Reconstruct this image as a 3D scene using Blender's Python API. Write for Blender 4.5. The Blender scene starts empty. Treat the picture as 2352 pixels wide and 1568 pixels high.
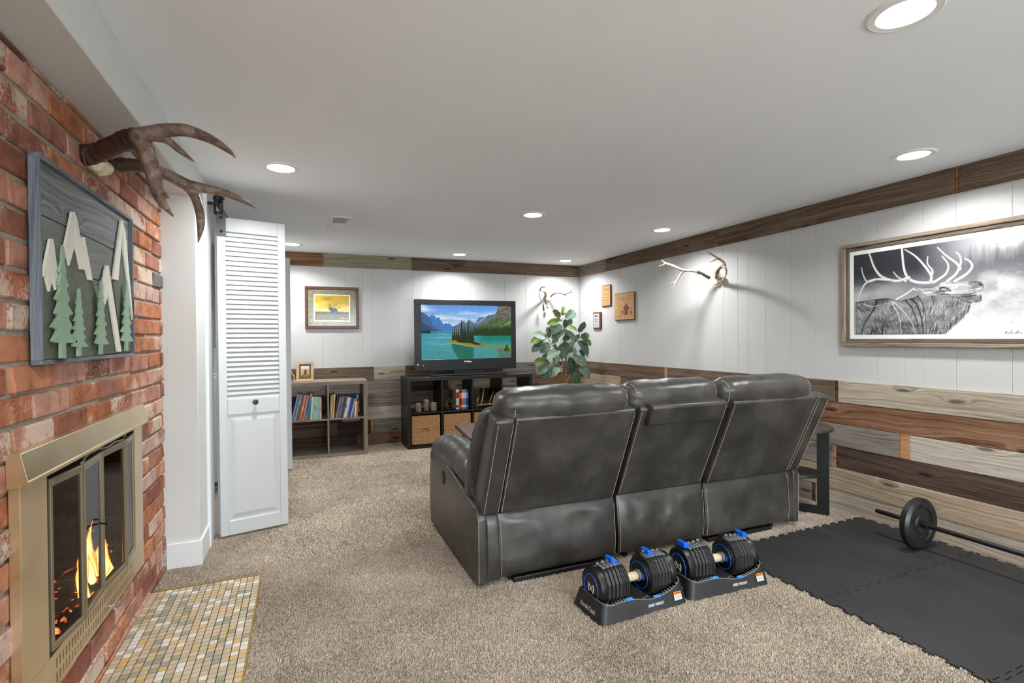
import bpy, bmesh, math, random
import numpy as np
from mathutils import Vector, Matrix, noise as mnoise

S = bpy.context.scene
COL = S.collection
PI = math.pi
rnd = random.Random(7)

# ------------------------------------------------------------------ camera
FPX, CAM_H = 1176.0, 1.2
_yaw, _pit, _roll = math.radians(22.297), math.radians(-0.479), math.radians(-0.5106)
_fw = np.array([math.sin(_yaw)*math.cos(_pit), math.cos(_yaw)*math.cos(_pit), math.sin(_pit)])
_r0 = np.array([math.cos(_yaw), -math.sin(_yaw), 0.0])
_u0 = np.cross(_r0, _fw)
_R = math.cos(_roll)*_r0 + math.sin(_roll)*_u0
_U = -math.sin(_roll)*_r0 + math.cos(_roll)*_u0
cam_data = bpy.data.cameras.new('camera')
cam_data.lens = 18.0
cam_data.sensor_width = 36.0
cam_data.clip_start = 0.02
cam = bpy.data.objects.new('camera', cam_data)
COL.objects.link(cam)
_m = Matrix.Identity(4)
for _i in range(3):
    _m[_i][0], _m[_i][1], _m[_i][2] = float(_R[_i]), float(_U[_i]), float(-_fw[_i])
_m[2][3] = CAM_H
cam.matrix_world = _m
S.camera = cam
S.cycles.adaptive_threshold = 0.03

# ------------------------------------------------------------------ exposure, world, lamp power
EXPO = 0.84
S.view_settings.view_transform = 'Standard'
S.view_settings.look = 'None'
S.view_settings.exposure = EXPO
S.view_settings.gamma = 1.0
S.view_settings.use_curve_mapping = False
W = bpy.data.worlds.new('world')
S.world = W
W.use_nodes = True
W.node_tree.nodes['Background'].inputs[0].default_value = (0.88, 0.94, 1.0, 1)
W.node_tree.nodes['Background'].inputs[1].default_value = 8.5        # overcast sky, set bright as fill through the added patio door
LAMP_W = 8.2          # each recessed ceiling lamp
LAMP_COL = (0.965, 0.985, 1.0)

# room planes (metres): x right, y into the room, z up, camera above the origin
XR, YB, ZC = 3.41, 5.94, 2.13
XB, XS, ZS = -0.67, -0.517, 1.957      # brick face, soffit face, soffit underside
YF = -2.6                               # wall behind the camera
ZW, ZCR = 0.883, 1.985                  # wainscot top, crown board bottom

def at(x, y, axis, val):
    """photo pixel -> the point of the plane axis=val that it shows"""
    d = _fw + (x-1176.0)/FPX*_R - (y-784.0)/FPX*_U
    o = np.array([0, 0, CAM_H])
    p = o + d*(val-o[axis])/d[axis]
    return Vector((float(p[0]), float(p[1]), float(p[2])))
def px(p):
    q = np.array([p[0], p[1], p[2]-CAM_H]); d = q@_fw
    return 1176+FPX*(q@_R)/d, 784-FPX*(q@_U)/d

# ------------------------------------------------------------------ mesh helpers
def tag(o, label=None, cat=None, group=None, kind=None):
    if label: o['label'] = label
    if cat: o['category'] = cat
    if group: o['group'] = group
    if kind: o['kind'] = kind
    return o

def thing(name, label, cat, loc=(0, 0, 0), group=None, rotz=0):
    o = bpy.data.objects.new(name, None)
    o.empty_display_size = 0.05
    COL.objects.link(o)
    o.location = loc
    o.rotation_euler = (0, 0, rotz)
    return tag(o, label, cat, group)

def link(name, me, mat, parent=None, loc=(0, 0, 0)):
    o = bpy.data.objects.new(name, me)
    COL.objects.link(o)
    if mat is not None:
        if len(me.materials) == 0: me.materials.append(mat)
    if parent is not None: o.parent = parent
    o.location = loc
    return o

def wloc(o):
    v = Vector(o.location)
    p = o.parent
    while p is not None:
        v = v + Vector(p.location); p = p.parent
    return v

class MB:
    def __init__(s): s.v = []; s.f = []
    def add(s, vs, fs):
        n = len(s.v); s.v += [tuple(v) for v in vs]; s.f += [tuple(i+n for i in f) for f in fs]; return s
    def box(s, x0, x1, y0, y1, z0, z1):
        return s.add([(x0,y0,z0),(x1,y0,z0),(x1,y1,z0),(x0,y1,z0),(x0,y0,z1),(x1,y0,z1),(x1,y1,z1),(x0,y1,z1)],
                     [(0,3,2,1),(4,5,6,7),(0,1,5,4),(1,2,6,5),(2,3,7,6),(3,0,4,7)])
    def obox(s, c, size, mat):
        hx, hy, hz = size[0]/2, size[1]/2, size[2]/2
        vs = [Vector(c) + mat @ Vector((a*hx, b*hy, d*hz)) for d in (-1,1) for a, b in ((-1,-1),(1,-1),(1,1),(-1,1))]
        return s.add(vs, [(0,3,2,1),(4,5,6,7),(0,1,5,4),(1,2,6,5),(2,3,7,6),(3,0,4,7)])
    def prism(s, poly, axis, a0, a1):
        """poly in the two other axes (cyclic order x:(y,z) y:(x,z) z:(x,y)), extruded along axis"""
        def P(p, a):
            return (a, p[0], p[1]) if axis == 'x' else (p[0], a, p[1]) if axis == 'y' else (p[0], p[1], a)
        n = len(poly); vs = [P(p, a0) for p in poly] + [P(p, a1) for p in poly]
        fs = [tuple(range(n)), tuple(range(2*n-1, n-1, -1))] + [(i, i+n, (i+1) % n + n, (i+1) % n) for i in range(n)]
        return s.add(vs, fs)
    def tube(s, pts, rad, seg=8, cap=True):
        pts = [Vector(p) for p in pts]; n = len(pts)
        if not hasattr(rad, '__len__'): rad = [rad]*n
        t0 = (pts[1]-pts[0]).normalized()
        up = Vector((0,0,1)) if abs(t0.z) < 0.9 else Vector((1,0,0))
        nrm = t0.cross(up).normalized(); vs = []
        for i, p in enumerate(pts):
            t = (pts[min(i+1,n-1)]-pts[max(i-1,0)]).normalized()
            nrm = (nrm - t*nrm.dot(t)).normalized(); b = t.cross(nrm)
            for k in range(seg):
                a = 2*PI*k/seg
                vs.append(p + (nrm*math.cos(a)+b*math.sin(a))*rad[i])
        fs = [(i*seg+k, i*seg+(k+1)%seg, (i+1)*seg+(k+1)%seg, (i+1)*seg+k) for i in range(n-1) for k in range(seg)]
        if cap: fs += [tuple(range(seg-1,-1,-1)), tuple((n-1)*seg+k for k in range(seg))]
        return s.add(vs, fs)
    def lathe(s, prof, c=(0,0,0), axis='z', seg=24):
        """prof: list of (radius, height)"""
        vs = []
        for r, h in prof:
            for k in range(seg):
                a = 2*PI*k/seg; u, w = r*math.cos(a), r*math.sin(a)
                q = (u,w,h) if axis == 'z' else (h,u,w) if axis == 'x' else (w,h,u)
                vs.append((c[0]+q[0], c[1]+q[1], c[2]+q[2]))
        n = len(prof)
        fs = [(i*seg+k, i*seg+(k+1)%seg, (i+1)*seg+(k+1)%seg, (i+1)*seg+k) for i in range(n-1) for k in range(seg)]
        fs += [tuple(range(seg-1,-1,-1)), tuple((n-1)*seg+k for k in range(seg))]
        return s.add(vs, fs)
    def rings(s, rings, cap=True, closed=True):
        m = len(rings[0]); n = len(rings)
        vs = [p for r in rings for p in r]
        last = m if closed else m-1
        fs = [(i*m+k, i*m+(k+1)%m, (i+1)*m+(k+1)%m, (i+1)*m+k) for i in range(n-1) for k in range(last)]
        if cap and closed: fs += [tuple(range(m-1,-1,-1)), tuple((n-1)*m+k for k in range(m))]
        return s.add(vs, fs)
    def mesh(s, name, smooth=False, bevel=0, seg=1, org=(0,0,0), flip=True):
        me = bpy.data.meshes.new(name)
        ox, oy, oz = org
        me.from_pydata([(x-ox, y-oy, z-oz) for x, y, z in s.v], [], s.f)
        bm = bmesh.new(); bm.from_mesh(me)
        if flip: bmesh.ops.recalc_face_normals(bm, faces=bm.faces)
        if bevel:
            ed = [e for e in bm.edges if len(e.link_faces) == 2 and e.calc_face_angle(0) > 0.5]
            bmesh.ops.bevel(bm, geom=ed, offset=bevel, segments=seg, profile=0.5, affect='EDGES', clamp_overlap=True)
        bm.to_mesh(me); bm.free()
        if smooth == 'auto':
            me.shade_smooth()
            try: me.set_sharp_from_angle(angle=math.radians(35))
            except Exception: pass
        elif smooth: me.shade_smooth()
        me.update()
        return me
    def build(s, name, mat, parent=None, smooth=False, bevel=0, seg=1, org=None):
        base = wloc(parent) if parent is not None else Vector((0,0,0))
        if org is None: org = base if parent is not None else centre_base(s.v)
        me = s.mesh(name, smooth, bevel, seg, org)
        return link(name, me, mat, parent, Vector(org)-base)

def centre_base(vs):
    xs, ys, zs = zip(*vs)
    return ((min(xs)+max(xs))/2, (min(ys)+max(ys))/2, min(zs))

def box(name, mat, x0, x1, y0, y1, z0, z1, parent=None, bevel=0, seg=1, org=None, smooth=False):
    return MB().box(x0,x1,y0,y1,z0,z1).build(name, mat, parent, smooth, bevel, seg, org)

def struct(o): o['kind'] = 'structure'; return o

def copy_tree(o, parent=None):
    c = o.copy(); COL.objects.link(c); c.parent = parent
    for ch in list(o.children): copy_tree(ch, c)
    return c

def spline(pts, n=6):
    """Catmull-Rom through points given as tuples (any length)"""
    P = [np.array(p, float) for p in pts]; P = [2*P[0]-P[1]]+P+[2*P[-1]-P[-2]]; out = []
    for i in range(1, len(P)-2):
        for k in range(n):
            t = k/n; a, b, c, d = P[i-1:i+3]
            out.append(0.5*((2*b)+(-a+c)*t+(2*a-5*b+4*c-d)*t*t+(-a+3*b-3*c+d)*t**3))
    out.append(P[-2]); return out

def text_mesh(name, body, size, mat, parent, loc, rot, extrude=0.0003, align='CENTER', bold=0.0, squeeze=1.0):
    cu = bpy.data.curves.new(name, 'FONT'); cu.body = body; cu.size = size; cu.extrude = extrude
    cu.align_x = align; cu.align_y = 'CENTER'; cu.offset = bold; cu.resolution_u = 2
    t = bpy.data.objects.new(name, cu); COL.objects.link(t)
    me = bpy.data.meshes.new_from_object(t.evaluated_get(bpy.context.evaluated_depsgraph_get()))
    bpy.data.objects.remove(t); bpy.data.curves.remove(cu)
    for v in me.vertices: v.co.x *= squeeze
    o = link(name, me, mat, parent, loc); o.rotation_euler = rot
    return o

# ------------------------------------------------------------------ material helpers
def new_mat(name):
    m = bpy.data.materials.new(name); m.use_nodes = True
    nt = m.node_tree; b = nt.nodes['Principled BSDF']
    return m, nt, b
def nd(nt, typ, **kw):
    n = nt.nodes.new(typ)
    for k, v in kw.items():
        if k.startswith('i_'):
            key = k[2:]
            key = int(key) if key.isdigit() else key.replace('_', ' ')
            n.inputs[key].default_value = v
        else: setattr(n, k, v)
    return n
def lk(nt, a, b): nt.links.new(a, b)
def c4(c): return (c[0], c[1], c[2], 1)
def srgb(r, g, b):
    f = lambda v: (v/255/12.92) if v/255 <= .04045 else ((v/255+.055)/1.055)**2.4
    return (f(r), f(g), f(b))
def ramp(nt, stops, fac=None, interp='LINEAR'):
    n = nt.nodes.new('ShaderNodeValToRGB'); n.color_ramp.interpolation = interp
    el = n.color_ramp.elements
    while len(el) > 1: el.remove(el[-1])
    el[0].position, el[0].color = stops[0][0], c4(stops[0][1])
    for p, c in stops[1:]:
        e = el.new(p); e.color = c4(c)
    if fac is not None: lk(nt, fac, n.inputs[0])
    return n
def mixc(nt, fac, a, b, blend='MIX'):
    n = nt.nodes.new('ShaderNodeMix'); n.data_type = 'RGBA'; n.blend_type = blend
    for sock, val in ((n.inputs[0], fac), (n.inputs[6], a), (n.inputs[7], b)):
        if hasattr(val, 'links'): lk(nt, val, sock)
        elif isinstance(val, (int, float)): sock.default_value = val
        else: sock.default_value = c4(val)
    return n.outputs[2]
def mth(nt, op, a, b=None, clamp=False):
    n = nt.nodes.new('ShaderNodeMath'); n.operation = op; n.use_clamp = clamp
    for i, v in enumerate((a, b)):
        if v is None: continue
        if hasattr(v, 'links'): lk(nt, v, n.inputs[i])
        else: n.inputs[i].default_value = v
    return n.outputs[0]
def coords(nt, scale=(1,1,1), rand=0.0, kind='Object'):
    tc = nd(nt, 'ShaderNodeTexCoord'); out = tc.outputs[kind]
    if rand:
        oi = nd(nt, 'ShaderNodeObjectInfo')
        va = nd(nt, 'ShaderNodeVectorMath', operation='ADD')
        sc = mth(nt, 'MULTIPLY', oi.outputs['Random'], rand)
        lk(nt, out, va.inputs[0]); lk(nt, sc, va.inputs[1]); out = va.outputs[0]
    mp = nd(nt, 'ShaderNodeMapping'); mp.inputs['Scale'].default_value = scale
    lk(nt, out, mp.inputs[0])
    return mp.outputs[0]
def noise(nt, vec, scale, detail=3, rough=.5, dist=0.0):
    n = nd(nt, 'ShaderNodeTexNoise'); n.inputs['Scale'].default_value = scale
    n.inputs['Detail'].default_value = detail; n.inputs['Roughness'].default_value = rough
    n.inputs['Distortion'].default_value = dist
    lk(nt, vec, n.inputs['Vector']); return n.outputs['Fac']
def bump(nt, b, height, strength=.3, dist=.002):
    n = nd(nt, 'ShaderNodeBump'); n.inputs['Strength'].default_value = strength; n.inputs['Distance'].default_value = dist
    lk(nt, height, n.inputs['Height']); lk(nt, n.outputs[0], b.inputs['Normal'])
def plain(name, col, rough=.5, metal=0.0, var=0.0, vs=8.0, bmp=0.0, bs=200.0, spec=.5, coat=0.0, rand=0.0):
    """painted / moulded surface with slight procedural variation and fine relief"""
    m, nt, b = new_mat(name)
    b.inputs['Roughness'].default_value = rough; b.inputs['Metallic'].default_value = metal
    b.inputs['Specular IOR Level'].default_value = spec
    if coat: b.inputs['Coat Weight'].default_value = coat; b.inputs['Coat Roughness'].default_value = .08
    v = coords(nt, rand=rand)
    n = noise(nt, v, vs, 4, .6)
    k = max(var, .02)
    r = ramp(nt, [(.25, [c*(1-k) for c in col]), (.75, [min(1, c*(1+k)) for c in col])], n)
    lk(nt, r.outputs[0], b.inputs['Base Color'])
    if bmp: bump(nt, b, noise(nt, v, bs, 2), bmp, .001)
    return m
def emit(name, col, strength):
    m, nt, b = new_mat(name)
    b.inputs['Base Color'].default_value = c4(col); b.inputs['Emission Color'].default_value = c4(col)
    b.inputs['Emission Strength'].default_value = strength
    return m

def barn(name, dark, mid, light, bmp=.5, weather=(.45, .43, .40), wamt=.25):
    """weathered board: long grain in local x, swirling round a few knots"""
    m, nt, b = new_mat(name)
    b.inputs['Roughness'].default_value = .82; b.inputs['Specular IOR Level'].default_value = .2
    v = coords(nt, (1, 1, 1), rand=37.0)
    sep = nd(nt, 'ShaderNodeSeparateXYZ'); lk(nt, v, sep.inputs[0])
    yz = mth(nt, 'ADD', sep.outputs[1], sep.outputs[2])
    def comb(sx, sy):
        c = nd(nt, 'ShaderNodeCombineXYZ')
        lk(nt, mth(nt, 'MULTIPLY', sep.outputs[0], sx), c.inputs[0]); lk(nt, mth(nt, 'MULTIPLY', yz, sy), c.inputs[1]); return c.outputs[0]
    vor = nd(nt, 'ShaderNodeTexVoronoi', voronoi_dimensions='2D'); vor.inputs['Scale'].default_value = 1.0
    lk(nt, comb(1.5, 6.0), vor.inputs['Vector'])
    knot = mth(nt, 'SUBTRACT', 1.0, mth(nt, 'MULTIPLY', vor.outputs['Distance'], 3.4), True)
    kpow = mth(nt, 'POWER', knot, 3.0)
    warp = noise(nt, comb(1.1, 5.0), 1.0, 2, .5)
    ph = mth(nt, 'ADD', mth(nt, 'MULTIPLY', yz, 46.0), mth(nt, 'ADD', mth(nt, 'MULTIPLY', warp, 6.0), mth(nt, 'MULTIPLY', kpow, 5.0)))
    gv = nd(nt, 'ShaderNodeCombineXYZ'); lk(nt, mth(nt, 'MULTIPLY', sep.outputs[0], .5), gv.inputs[0]); lk(nt, ph, gv.inputs[1])
    grain = noise(nt, gv.outputs[0], 1.6, 3, .65)
    fine = noise(nt, comb(7.0, 420.0), 1.0, 4, .7)
    stain = noise(nt, comb(1.6, 9.0), 1.0, 4, .6)
    g = mth(nt, 'ADD', mth(nt, 'MULTIPLY', grain, .5), mth(nt, 'ADD', mth(nt, 'MULTIPLY', fine, .42), mth(nt, 'MULTIPLY', stain, .20)))
    r = ramp(nt, [(.43, dark), (.55, mid), (.67, light)], g)
    col = mixc(nt, mth(nt, 'MULTIPLY', ramp(nt, [(.45, (0,0,0)), (.65, (1,1,1))], stain).outputs[0], wamt), r.outputs[0], weather)
    kn = ramp(nt, [(.72, (0,0,0)), (.86, (1,1,1))], knot)
    col = mixc(nt, mth(nt, 'MULTIPLY', kn.outputs[0], .8), col, [c*.35 for c in dark])
    lk(nt, col, b.inputs['Base Color'])
    bump(nt, b, mth(nt, 'SUBTRACT', g, mth(nt, 'MULTIPLY', kn.outputs[0], .15)), bmp, .004)
    return m

def wood(name, dark, light, axis=0, rough=.4, scale=1.0, bmp=.1):
    m, nt, b = new_mat(name); b.inputs['Roughness'].default_value = rough
    sc = [18*scale]*3; sc[axis] = 1.3*scale
    v = coords(nt, tuple(sc), rand=11.0)
    n = noise(nt, v, 2.2, 5, .65, .8)
    r = ramp(nt, [(.3, dark), (.7, light)], n)
    lk(nt, r.outputs[0], b.inputs['Base Color'])
    bump(nt, b, n, bmp, .001)
    return m

MAT = {}
MAT['ceiling'] = plain('ceiling_paint', (.87,.895,.925), .9, var=.01, vs=2, bmp=.12, bs=90)
MAT['wall'] = plain('white_wall_paint', (.54,.535,.522), .5, var=.015, vs=3, bmp=.08, bs=120)
MAT['drywall'] = plain('off_white_drywall', (.66,.665,.65), .8, var=.02, vs=3, bmp=.1, bs=100)
MAT['trim'] = plain('white_trim_paint', (.78,.79,.80), .35, var=.01)
MAT['door'] = plain('white_door_paint', (.55,.555,.56), .32, var=.01)
MAT['black'] = plain('satin_black_metal', (.008,.008,.009), .45, var=.1)
MAT['dark'] = plain('soot_shade_black', (.012,.011,.010), .95, var=.3, bmp=.3, bs=60)  # soot colour, also paints the shade in vent slots and plate holes

BARN = {
 'cream': barn('barn_cream', srgb(114,102,88), srgb(164,150,132), srgb(194,182,165), weather=srgb(172,166,156)),
 'lightgrey': barn('barn_light_grey', srgb(130,120,108), srgb(176,165,150), srgb(202,192,178), weather=srgb(185,180,170)),
 'grey': barn('barn_grey', srgb(78,70,64), srgb(122,112,103), srgb(154,144,132), weather=srgb(138,132,124)),
 'brown': barn('barn_brown', srgb(58,45,36), srgb(98,79,65), srgb(132,112,95), weather=srgb(112,100,90)),
 'dark': barn('barn_dark', srgb(38,29,24), srgb(72,56,46), srgb(104,84,70), weather=srgb(82,72,66)),
 'red': barn('barn_red', srgb(68,44,30), srgb(116,81,57), srgb(152,118,92), weather=srgb(128,104,86)),
 'tan': barn('barn_tan', srgb(112,94,76), srgb(164,145,122), srgb(192,176,154), weather=srgb(152,116,80), wamt=.35),
 'orange': barn('barn_orange', srgb(122,76,36), srgb(174,120,70), srgb(196,148,98), wamt=.1),
 'rust': barn('barn_rust', srgb(74,48,26), srgb(120,80,46), srgb(150,108,70), wamt=.1),
 'green': barn('barn_green_grey', srgb(100,94,76), srgb(136,128,106), srgb(158,150,128), weather=srgb(142,136,118)),
}
# ================================================================== THE SETTING
# ---- floor with carpet
def carpet_mat():
    m, nt, b = new_mat('beige_carpet'); b.inputs['Roughness'].default_value = .95
    b.inputs['Specular IOR Level'].default_value = .1
    v = coords(nt)
    n1 = noise(nt, v, 260, 2, .7); n2 = noise(nt, v, 2.2, 3, .6); n3 = noise(nt, v, 45, 3, .6)
    f = mth(nt, 'ADD', mth(nt, 'MULTIPLY', n1, .5), mth(nt, 'ADD', mth(nt, 'MULTIPLY', n3, .25), mth(nt, 'MULTIPLY', n2, .25)))
    r = ramp(nt, [(.32, srgb(104,92,80)), (.5, srgb(150,137,122)), (.68, srgb(184,172,157))], f)
    lk(nt, r.outputs[0], b.inputs['Base Color'])
    bump(nt, b, mth(nt, 'ADD', mth(nt, 'MULTIPLY', n1, .6), n3), .6, .006)
    return m
def pile_mat():
    m, nt, b = new_mat('carpet_fibre'); b.inputs['Roughness'].default_value = .9
    b.inputs['Specular IOR Level'].default_value = .15
    oi = nd(nt, 'ShaderNodeObjectInfo')
    gv = nd(nt, 'ShaderNodeNewGeometry')
    n2 = noise(nt, gv.outputs['Position'], 2.2, 3, .6)
    f = mth(nt, 'ADD', mth(nt, 'MULTIPLY', oi.outputs['Random'], .5), mth(nt, 'MULTIPLY', mth(nt, 'ADD', mth(nt, 'MULTIPLY', mth(nt, 'SUBTRACT', n2, .5), 1.05), .5), .5))
    r = ramp(nt, [(.16, srgb(128,114,100)), (.5, srgb(192,177,160)), (.84, srgb(236,224,208))], f)
    lk(nt, r.outputs[0], b.inputs['Base Color'])
    return m
MAT['carpet'] = carpet_mat(); MAT['pile'] = pile_mat()
floor = struct(box('floor', MAT['carpet'], -2.0, 3.5, YF-.1, 6.05, -.08, 0, org=(0,0,0)))
tag(floor, 'beige cut pile carpet floor')

def pile(name, label, polys, density, h, w):
    mb = MB()
    for (x0, x1, y0, y1) in polys: mb.add([(x0,y0,.0004),(x1,y0,.0004),(x1,y1,.0004),(x0,y1,.0004)], [(0,1,2,3)])
    o = mb.build(name, MAT['pile'], org=(0,0,0))
    ng = bpy.data.node_groups.new(name, 'GeometryNodeTree')
    ng.interface.new_socket('Geometry', in_out='INPUT', socket_type='NodeSocketGeometry')
    ng.interface.new_socket('Geometry', in_out='OUTPUT', socket_type='NodeSocketGeometry')
    gi = ng.nodes.new('NodeGroupInput'); go = ng.nodes.new('NodeGroupOutput')
    dp = ng.nodes.new('GeometryNodeDistributePointsOnFaces'); dp.inputs['Density'].default_value = density
    cone = ng.nodes.new('GeometryNodeMeshCone'); cone.fill_type = 'NONE'
    cone.inputs['Vertices'].default_value = 4
    cone.inputs['Radius Top'].default_value = w*.35; cone.inputs['Radius Bottom'].default_value = w; cone.inputs['Depth'].default_value = h
    rv = ng.nodes.new('FunctionNodeRandomValue'); rv.data_type = 'FLOAT_VECTOR'
    rv.inputs[0].default_value = (-.55, -.55, 0); rv.inputs[1].default_value = (.55, .55, 6.28)
    rs = ng.nodes.new('FunctionNodeRandomValue'); rs.data_type = 'FLOAT'
    rs.inputs[2].default_value = .65; rs.inputs[3].default_value = 1.25
    ip = ng.nodes.new('GeometryNodeInstanceOnPoints'); sm = ng.nodes.new('GeometryNodeSetMaterial')
    sm.inputs['Material'].default_value = MAT['pile']
    L = ng.links.new
    L(gi.outputs[0], dp.inputs['Mesh']); L(dp.outputs['Points'], ip.inputs['Points'])
    L(cone.outputs['Mesh'], sm.inputs['Geometry']); L(sm.outputs['Geometry'], ip.inputs['Instance'])
    L(rv.outputs[0], ip.inputs['Rotation']); L(rs.outputs[1], ip.inputs['Scale'])
    L(ip.outputs['Instances'], go.inputs[0])
    md = o.modifiers.new('pile', 'NODES'); md.node_group = ng
    return tag(o, label, 'carpet', kind='stuff')
HX0, HX1, HY0, HY1 = -.668, -.207, 1.535, 2.872          # tiled hearth
pile('carpet_pile', 'beige carpet pile of the near floor in front of the sofa', [(HX1,2.2,.35,3.0), (2.2,3.38,2.19,3.0), (HX0,HX1,HY1+.008,3.14), (-.5,HX1,3.15,3.62)], 95000, .0075, .0017)
pile('carpet_pile', 'beige carpet pile of the far floor by the bookcase', [(HX1,3.4,3.0,5.92), (-.5,HX1,3.62,5.92)], 30000, .008, .0030)

# ---- ceiling, soffit, plain walls
struct(box('ceiling', MAT['ceiling'], -2.0, 3.5, YF-.1, 6.05, ZC, ZC+.08, org=(0,0,0)))
tag(struct(box('trim_soffit', MAT['drywall'], -.80, XS, YF, 3.154, ZS, ZC, org=(0,0,0), bevel=.003)), 'off white boxed soffit above the brick wall')
WX0, WX1, WZ1 = .1, 3.0, 2.02                 # patio door added in the unseen rear wall, lets fill daylight in
wf = MB().box(-.8, WX0, YF-.1, YF, 0, ZC).box(WX1, XR+.1, YF-.1, YF, 0, ZC).box(WX0, WX1, YF-.1, YF, WZ1, ZC)
struct(wf.build('wall_front', MAT['wall'], org=(0,0,0)))
wfr = MB()
for a_, b_ in ((WX0, WX0+.06), ((WX0+WX1)/2-.04, (WX0+WX1)/2+.04), (WX1-.06, WX1)): wfr.box(a_, b_, YF-.08, YF-.02, 0, WZ1)
wfr.box(WX0, WX1, YF-.08, YF-.02, 0, .08).box(WX0, WX1, YF-.08, YF-.02, WZ1-.06, WZ1)
win = struct(wfr.build('added_patio_door', MAT['trim'], org=(0,0,0), bevel=.004))
def clear_glass():
    m, nt, b = new_mat('clear_glass'); nt.nodes.remove(b); out = nt.nodes['Material Output']
    tr = nd(nt, 'ShaderNodeBsdfTransparent'); tr.inputs[0].default_value = (.95,.97,.96,1)
    gl = nd(nt, 'ShaderNodeBsdfGlossy'); gl.inputs['Roughness'].default_value = .01
    lw0 = nd(nt, 'ShaderNodeLayerWeight'); lw0.inputs[0].default_value = .5
    fac = mth(nt, 'ADD', .04, mth(nt, 'MULTIPLY', mth(nt, 'POWER', lw0.outputs['Facing'], 4.0), .9))
    mx = nd(nt, 'ShaderNodeMixShader'); lk(nt, fac, mx.inputs[0]); lk(nt, tr.outputs[0], mx.inputs[1]); lk(nt, gl.outputs[0], mx.inputs[2])
    lk(nt, mx.outputs[0], out.inputs[0]); return m
for a_, b_ in ((WX0+.06, (WX0+WX1)/2-.04), ((WX0+WX1)/2+.04, WX1-.06)):
    box('pane', clear_glass(), a_, b_, YF-.052, YF-.048, .08, WZ1-.06, win)
pl_d = bpy.data.lights.new('added_door_portal', 'AREA'); pl_d.shape = 'RECTANGLE'; pl_d.size = WX1-WX0; pl_d.size_y = WZ1; pl_d.cycles.is_portal = True
pl_o = bpy.data.objects.new('added_door_portal', pl_d); COL.objects.link(pl_o); pl_o.location = ((WX0+WX1)/2, YF-.11, WZ1/2); pl_o.rotation_euler = (PI/2, 0, 0)
struct(box('added_ground', plain('pale_concrete', (.45,.45,.44), .9, var=.1), -8, 12, YF-12, YF-.1, -.12, -.08, org=(0,0,0)))  # unseen ground, added to bounce daylight in through the added door
struct(box('wall_left_rear', MAT['drywall'], -.80, XB-.0, YF, .3, 0, ZS, org=(0,0,0)))
# furred-out wall beside the bricks, header over the laundry opening, wall after it
OP0, OP1, OPZ = 3.60, 5.16, 1.97
wl = MB().box(-.62-.18, XS, 3.154, OP0, 0, ZC).box(-.62, XS, OP0, OP1, OPZ, ZC).box(-.62, XS, OP1, YB, 0, ZC)
struct(wl.build('wall_left_drywall', MAT['drywall'], org=(0,0,0), bevel=.002))
bb = MB().box(XB+.004, XS+.012, 3.142, 3.154, 0, .135).box(XS, XS+.012, 3.154, 3.39, 0, .135)
struct(bb.build('baseboard_left', MAT['trim'], org=(0,0,0), bevel=.003, seg=2))
cs = MB().prism([(XS,3.39),(XS+.019,3.39),(XS+.019,3.41),(XS+.014,3.418),(XS+.011,OP0),(XS,OP0)], 'z', 0, 2.06).box(XS, XS+.014, OP0, OP1, OPZ, 2.06)
cs.box(XS, XS+.014, OP1, OP1+.10, 0, 2.06).box(-.62, XS, OP0, OP0+.015, 0, OPZ).box(-.62, XS, OP1-.015, OP1, 0, OPZ).box(-.62,XS,OP0,OP1,OPZ-.015,OPZ)
struct(cs.build('trim_opening', MAT['trim'], org=(0,0,0), bevel=.003, seg=2))
# laundry room behind the opening
lw = MB().box(-2.0,-1.9,3.3,5.8,0,ZC).box(-1.9,-.62,3.3,3.36,0,ZC).box(-1.9,-.62,5.74,5.8,0,ZC)
struct(lw.build('wall_laundry', MAT['wall'], org=(0,0,0)))
box('laundry_floor', plain('grey_vinyl', (.14,.14,.15), .5, var=.2), -1.9, -.62, 3.36, 5.74, 0, .004, org=(0,0,0))
struct(bpy.data.objects['laundry_floor'])

# ---- panelled walls: white grooved panels over a backing, barn boards below, barn board along the ceiling
wr = struct(box('wall_right', MAT['wall'], XR+.004, XR+.12, YF, 6.05, 0, ZC, org=(0,0,0)))
wb = struct(box('wall_back', MAT['wall'], -.9, XR+.12, YB+.004, YB+.12, 0, ZC, org=(0,0,0)))
gr = [YB, 5.03, 4.70, 4.29, 4.05, 3.75, 3.44, 3.28, 3.17, 3.0, 2.77, 2.58, 2.26, 2.15, 1.99, 1.886, 1.72, 1.473, 1.3, 1.05, .93, .6, .2, 0, -.6, -1.1, -1.7, -2.2, YF]
for a, b_ in zip(gr[:-1], gr[1:]):
    box('panel', MAT['wall'], XR, XR+.012, b_+.0005, a-.0005, ZW-.03, ZCR+.03, wr, bevel=.0012)
gb = [XS, -.2, .21, .445, .631, .731, 1.03, 1.19, 1.29, 1.44, 1.66, 1.9, 2.1, 2.34, 2.63, 2.95, 3.2, XR]
for a, b_ in zip(gb[:-1], gb[1:]):
    box('panel', MAT['wall'], a+.0005, b_-.0005, YB, YB+.012, ZW-.03, ZCR+.03, wb, bevel=.0012)

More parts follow.
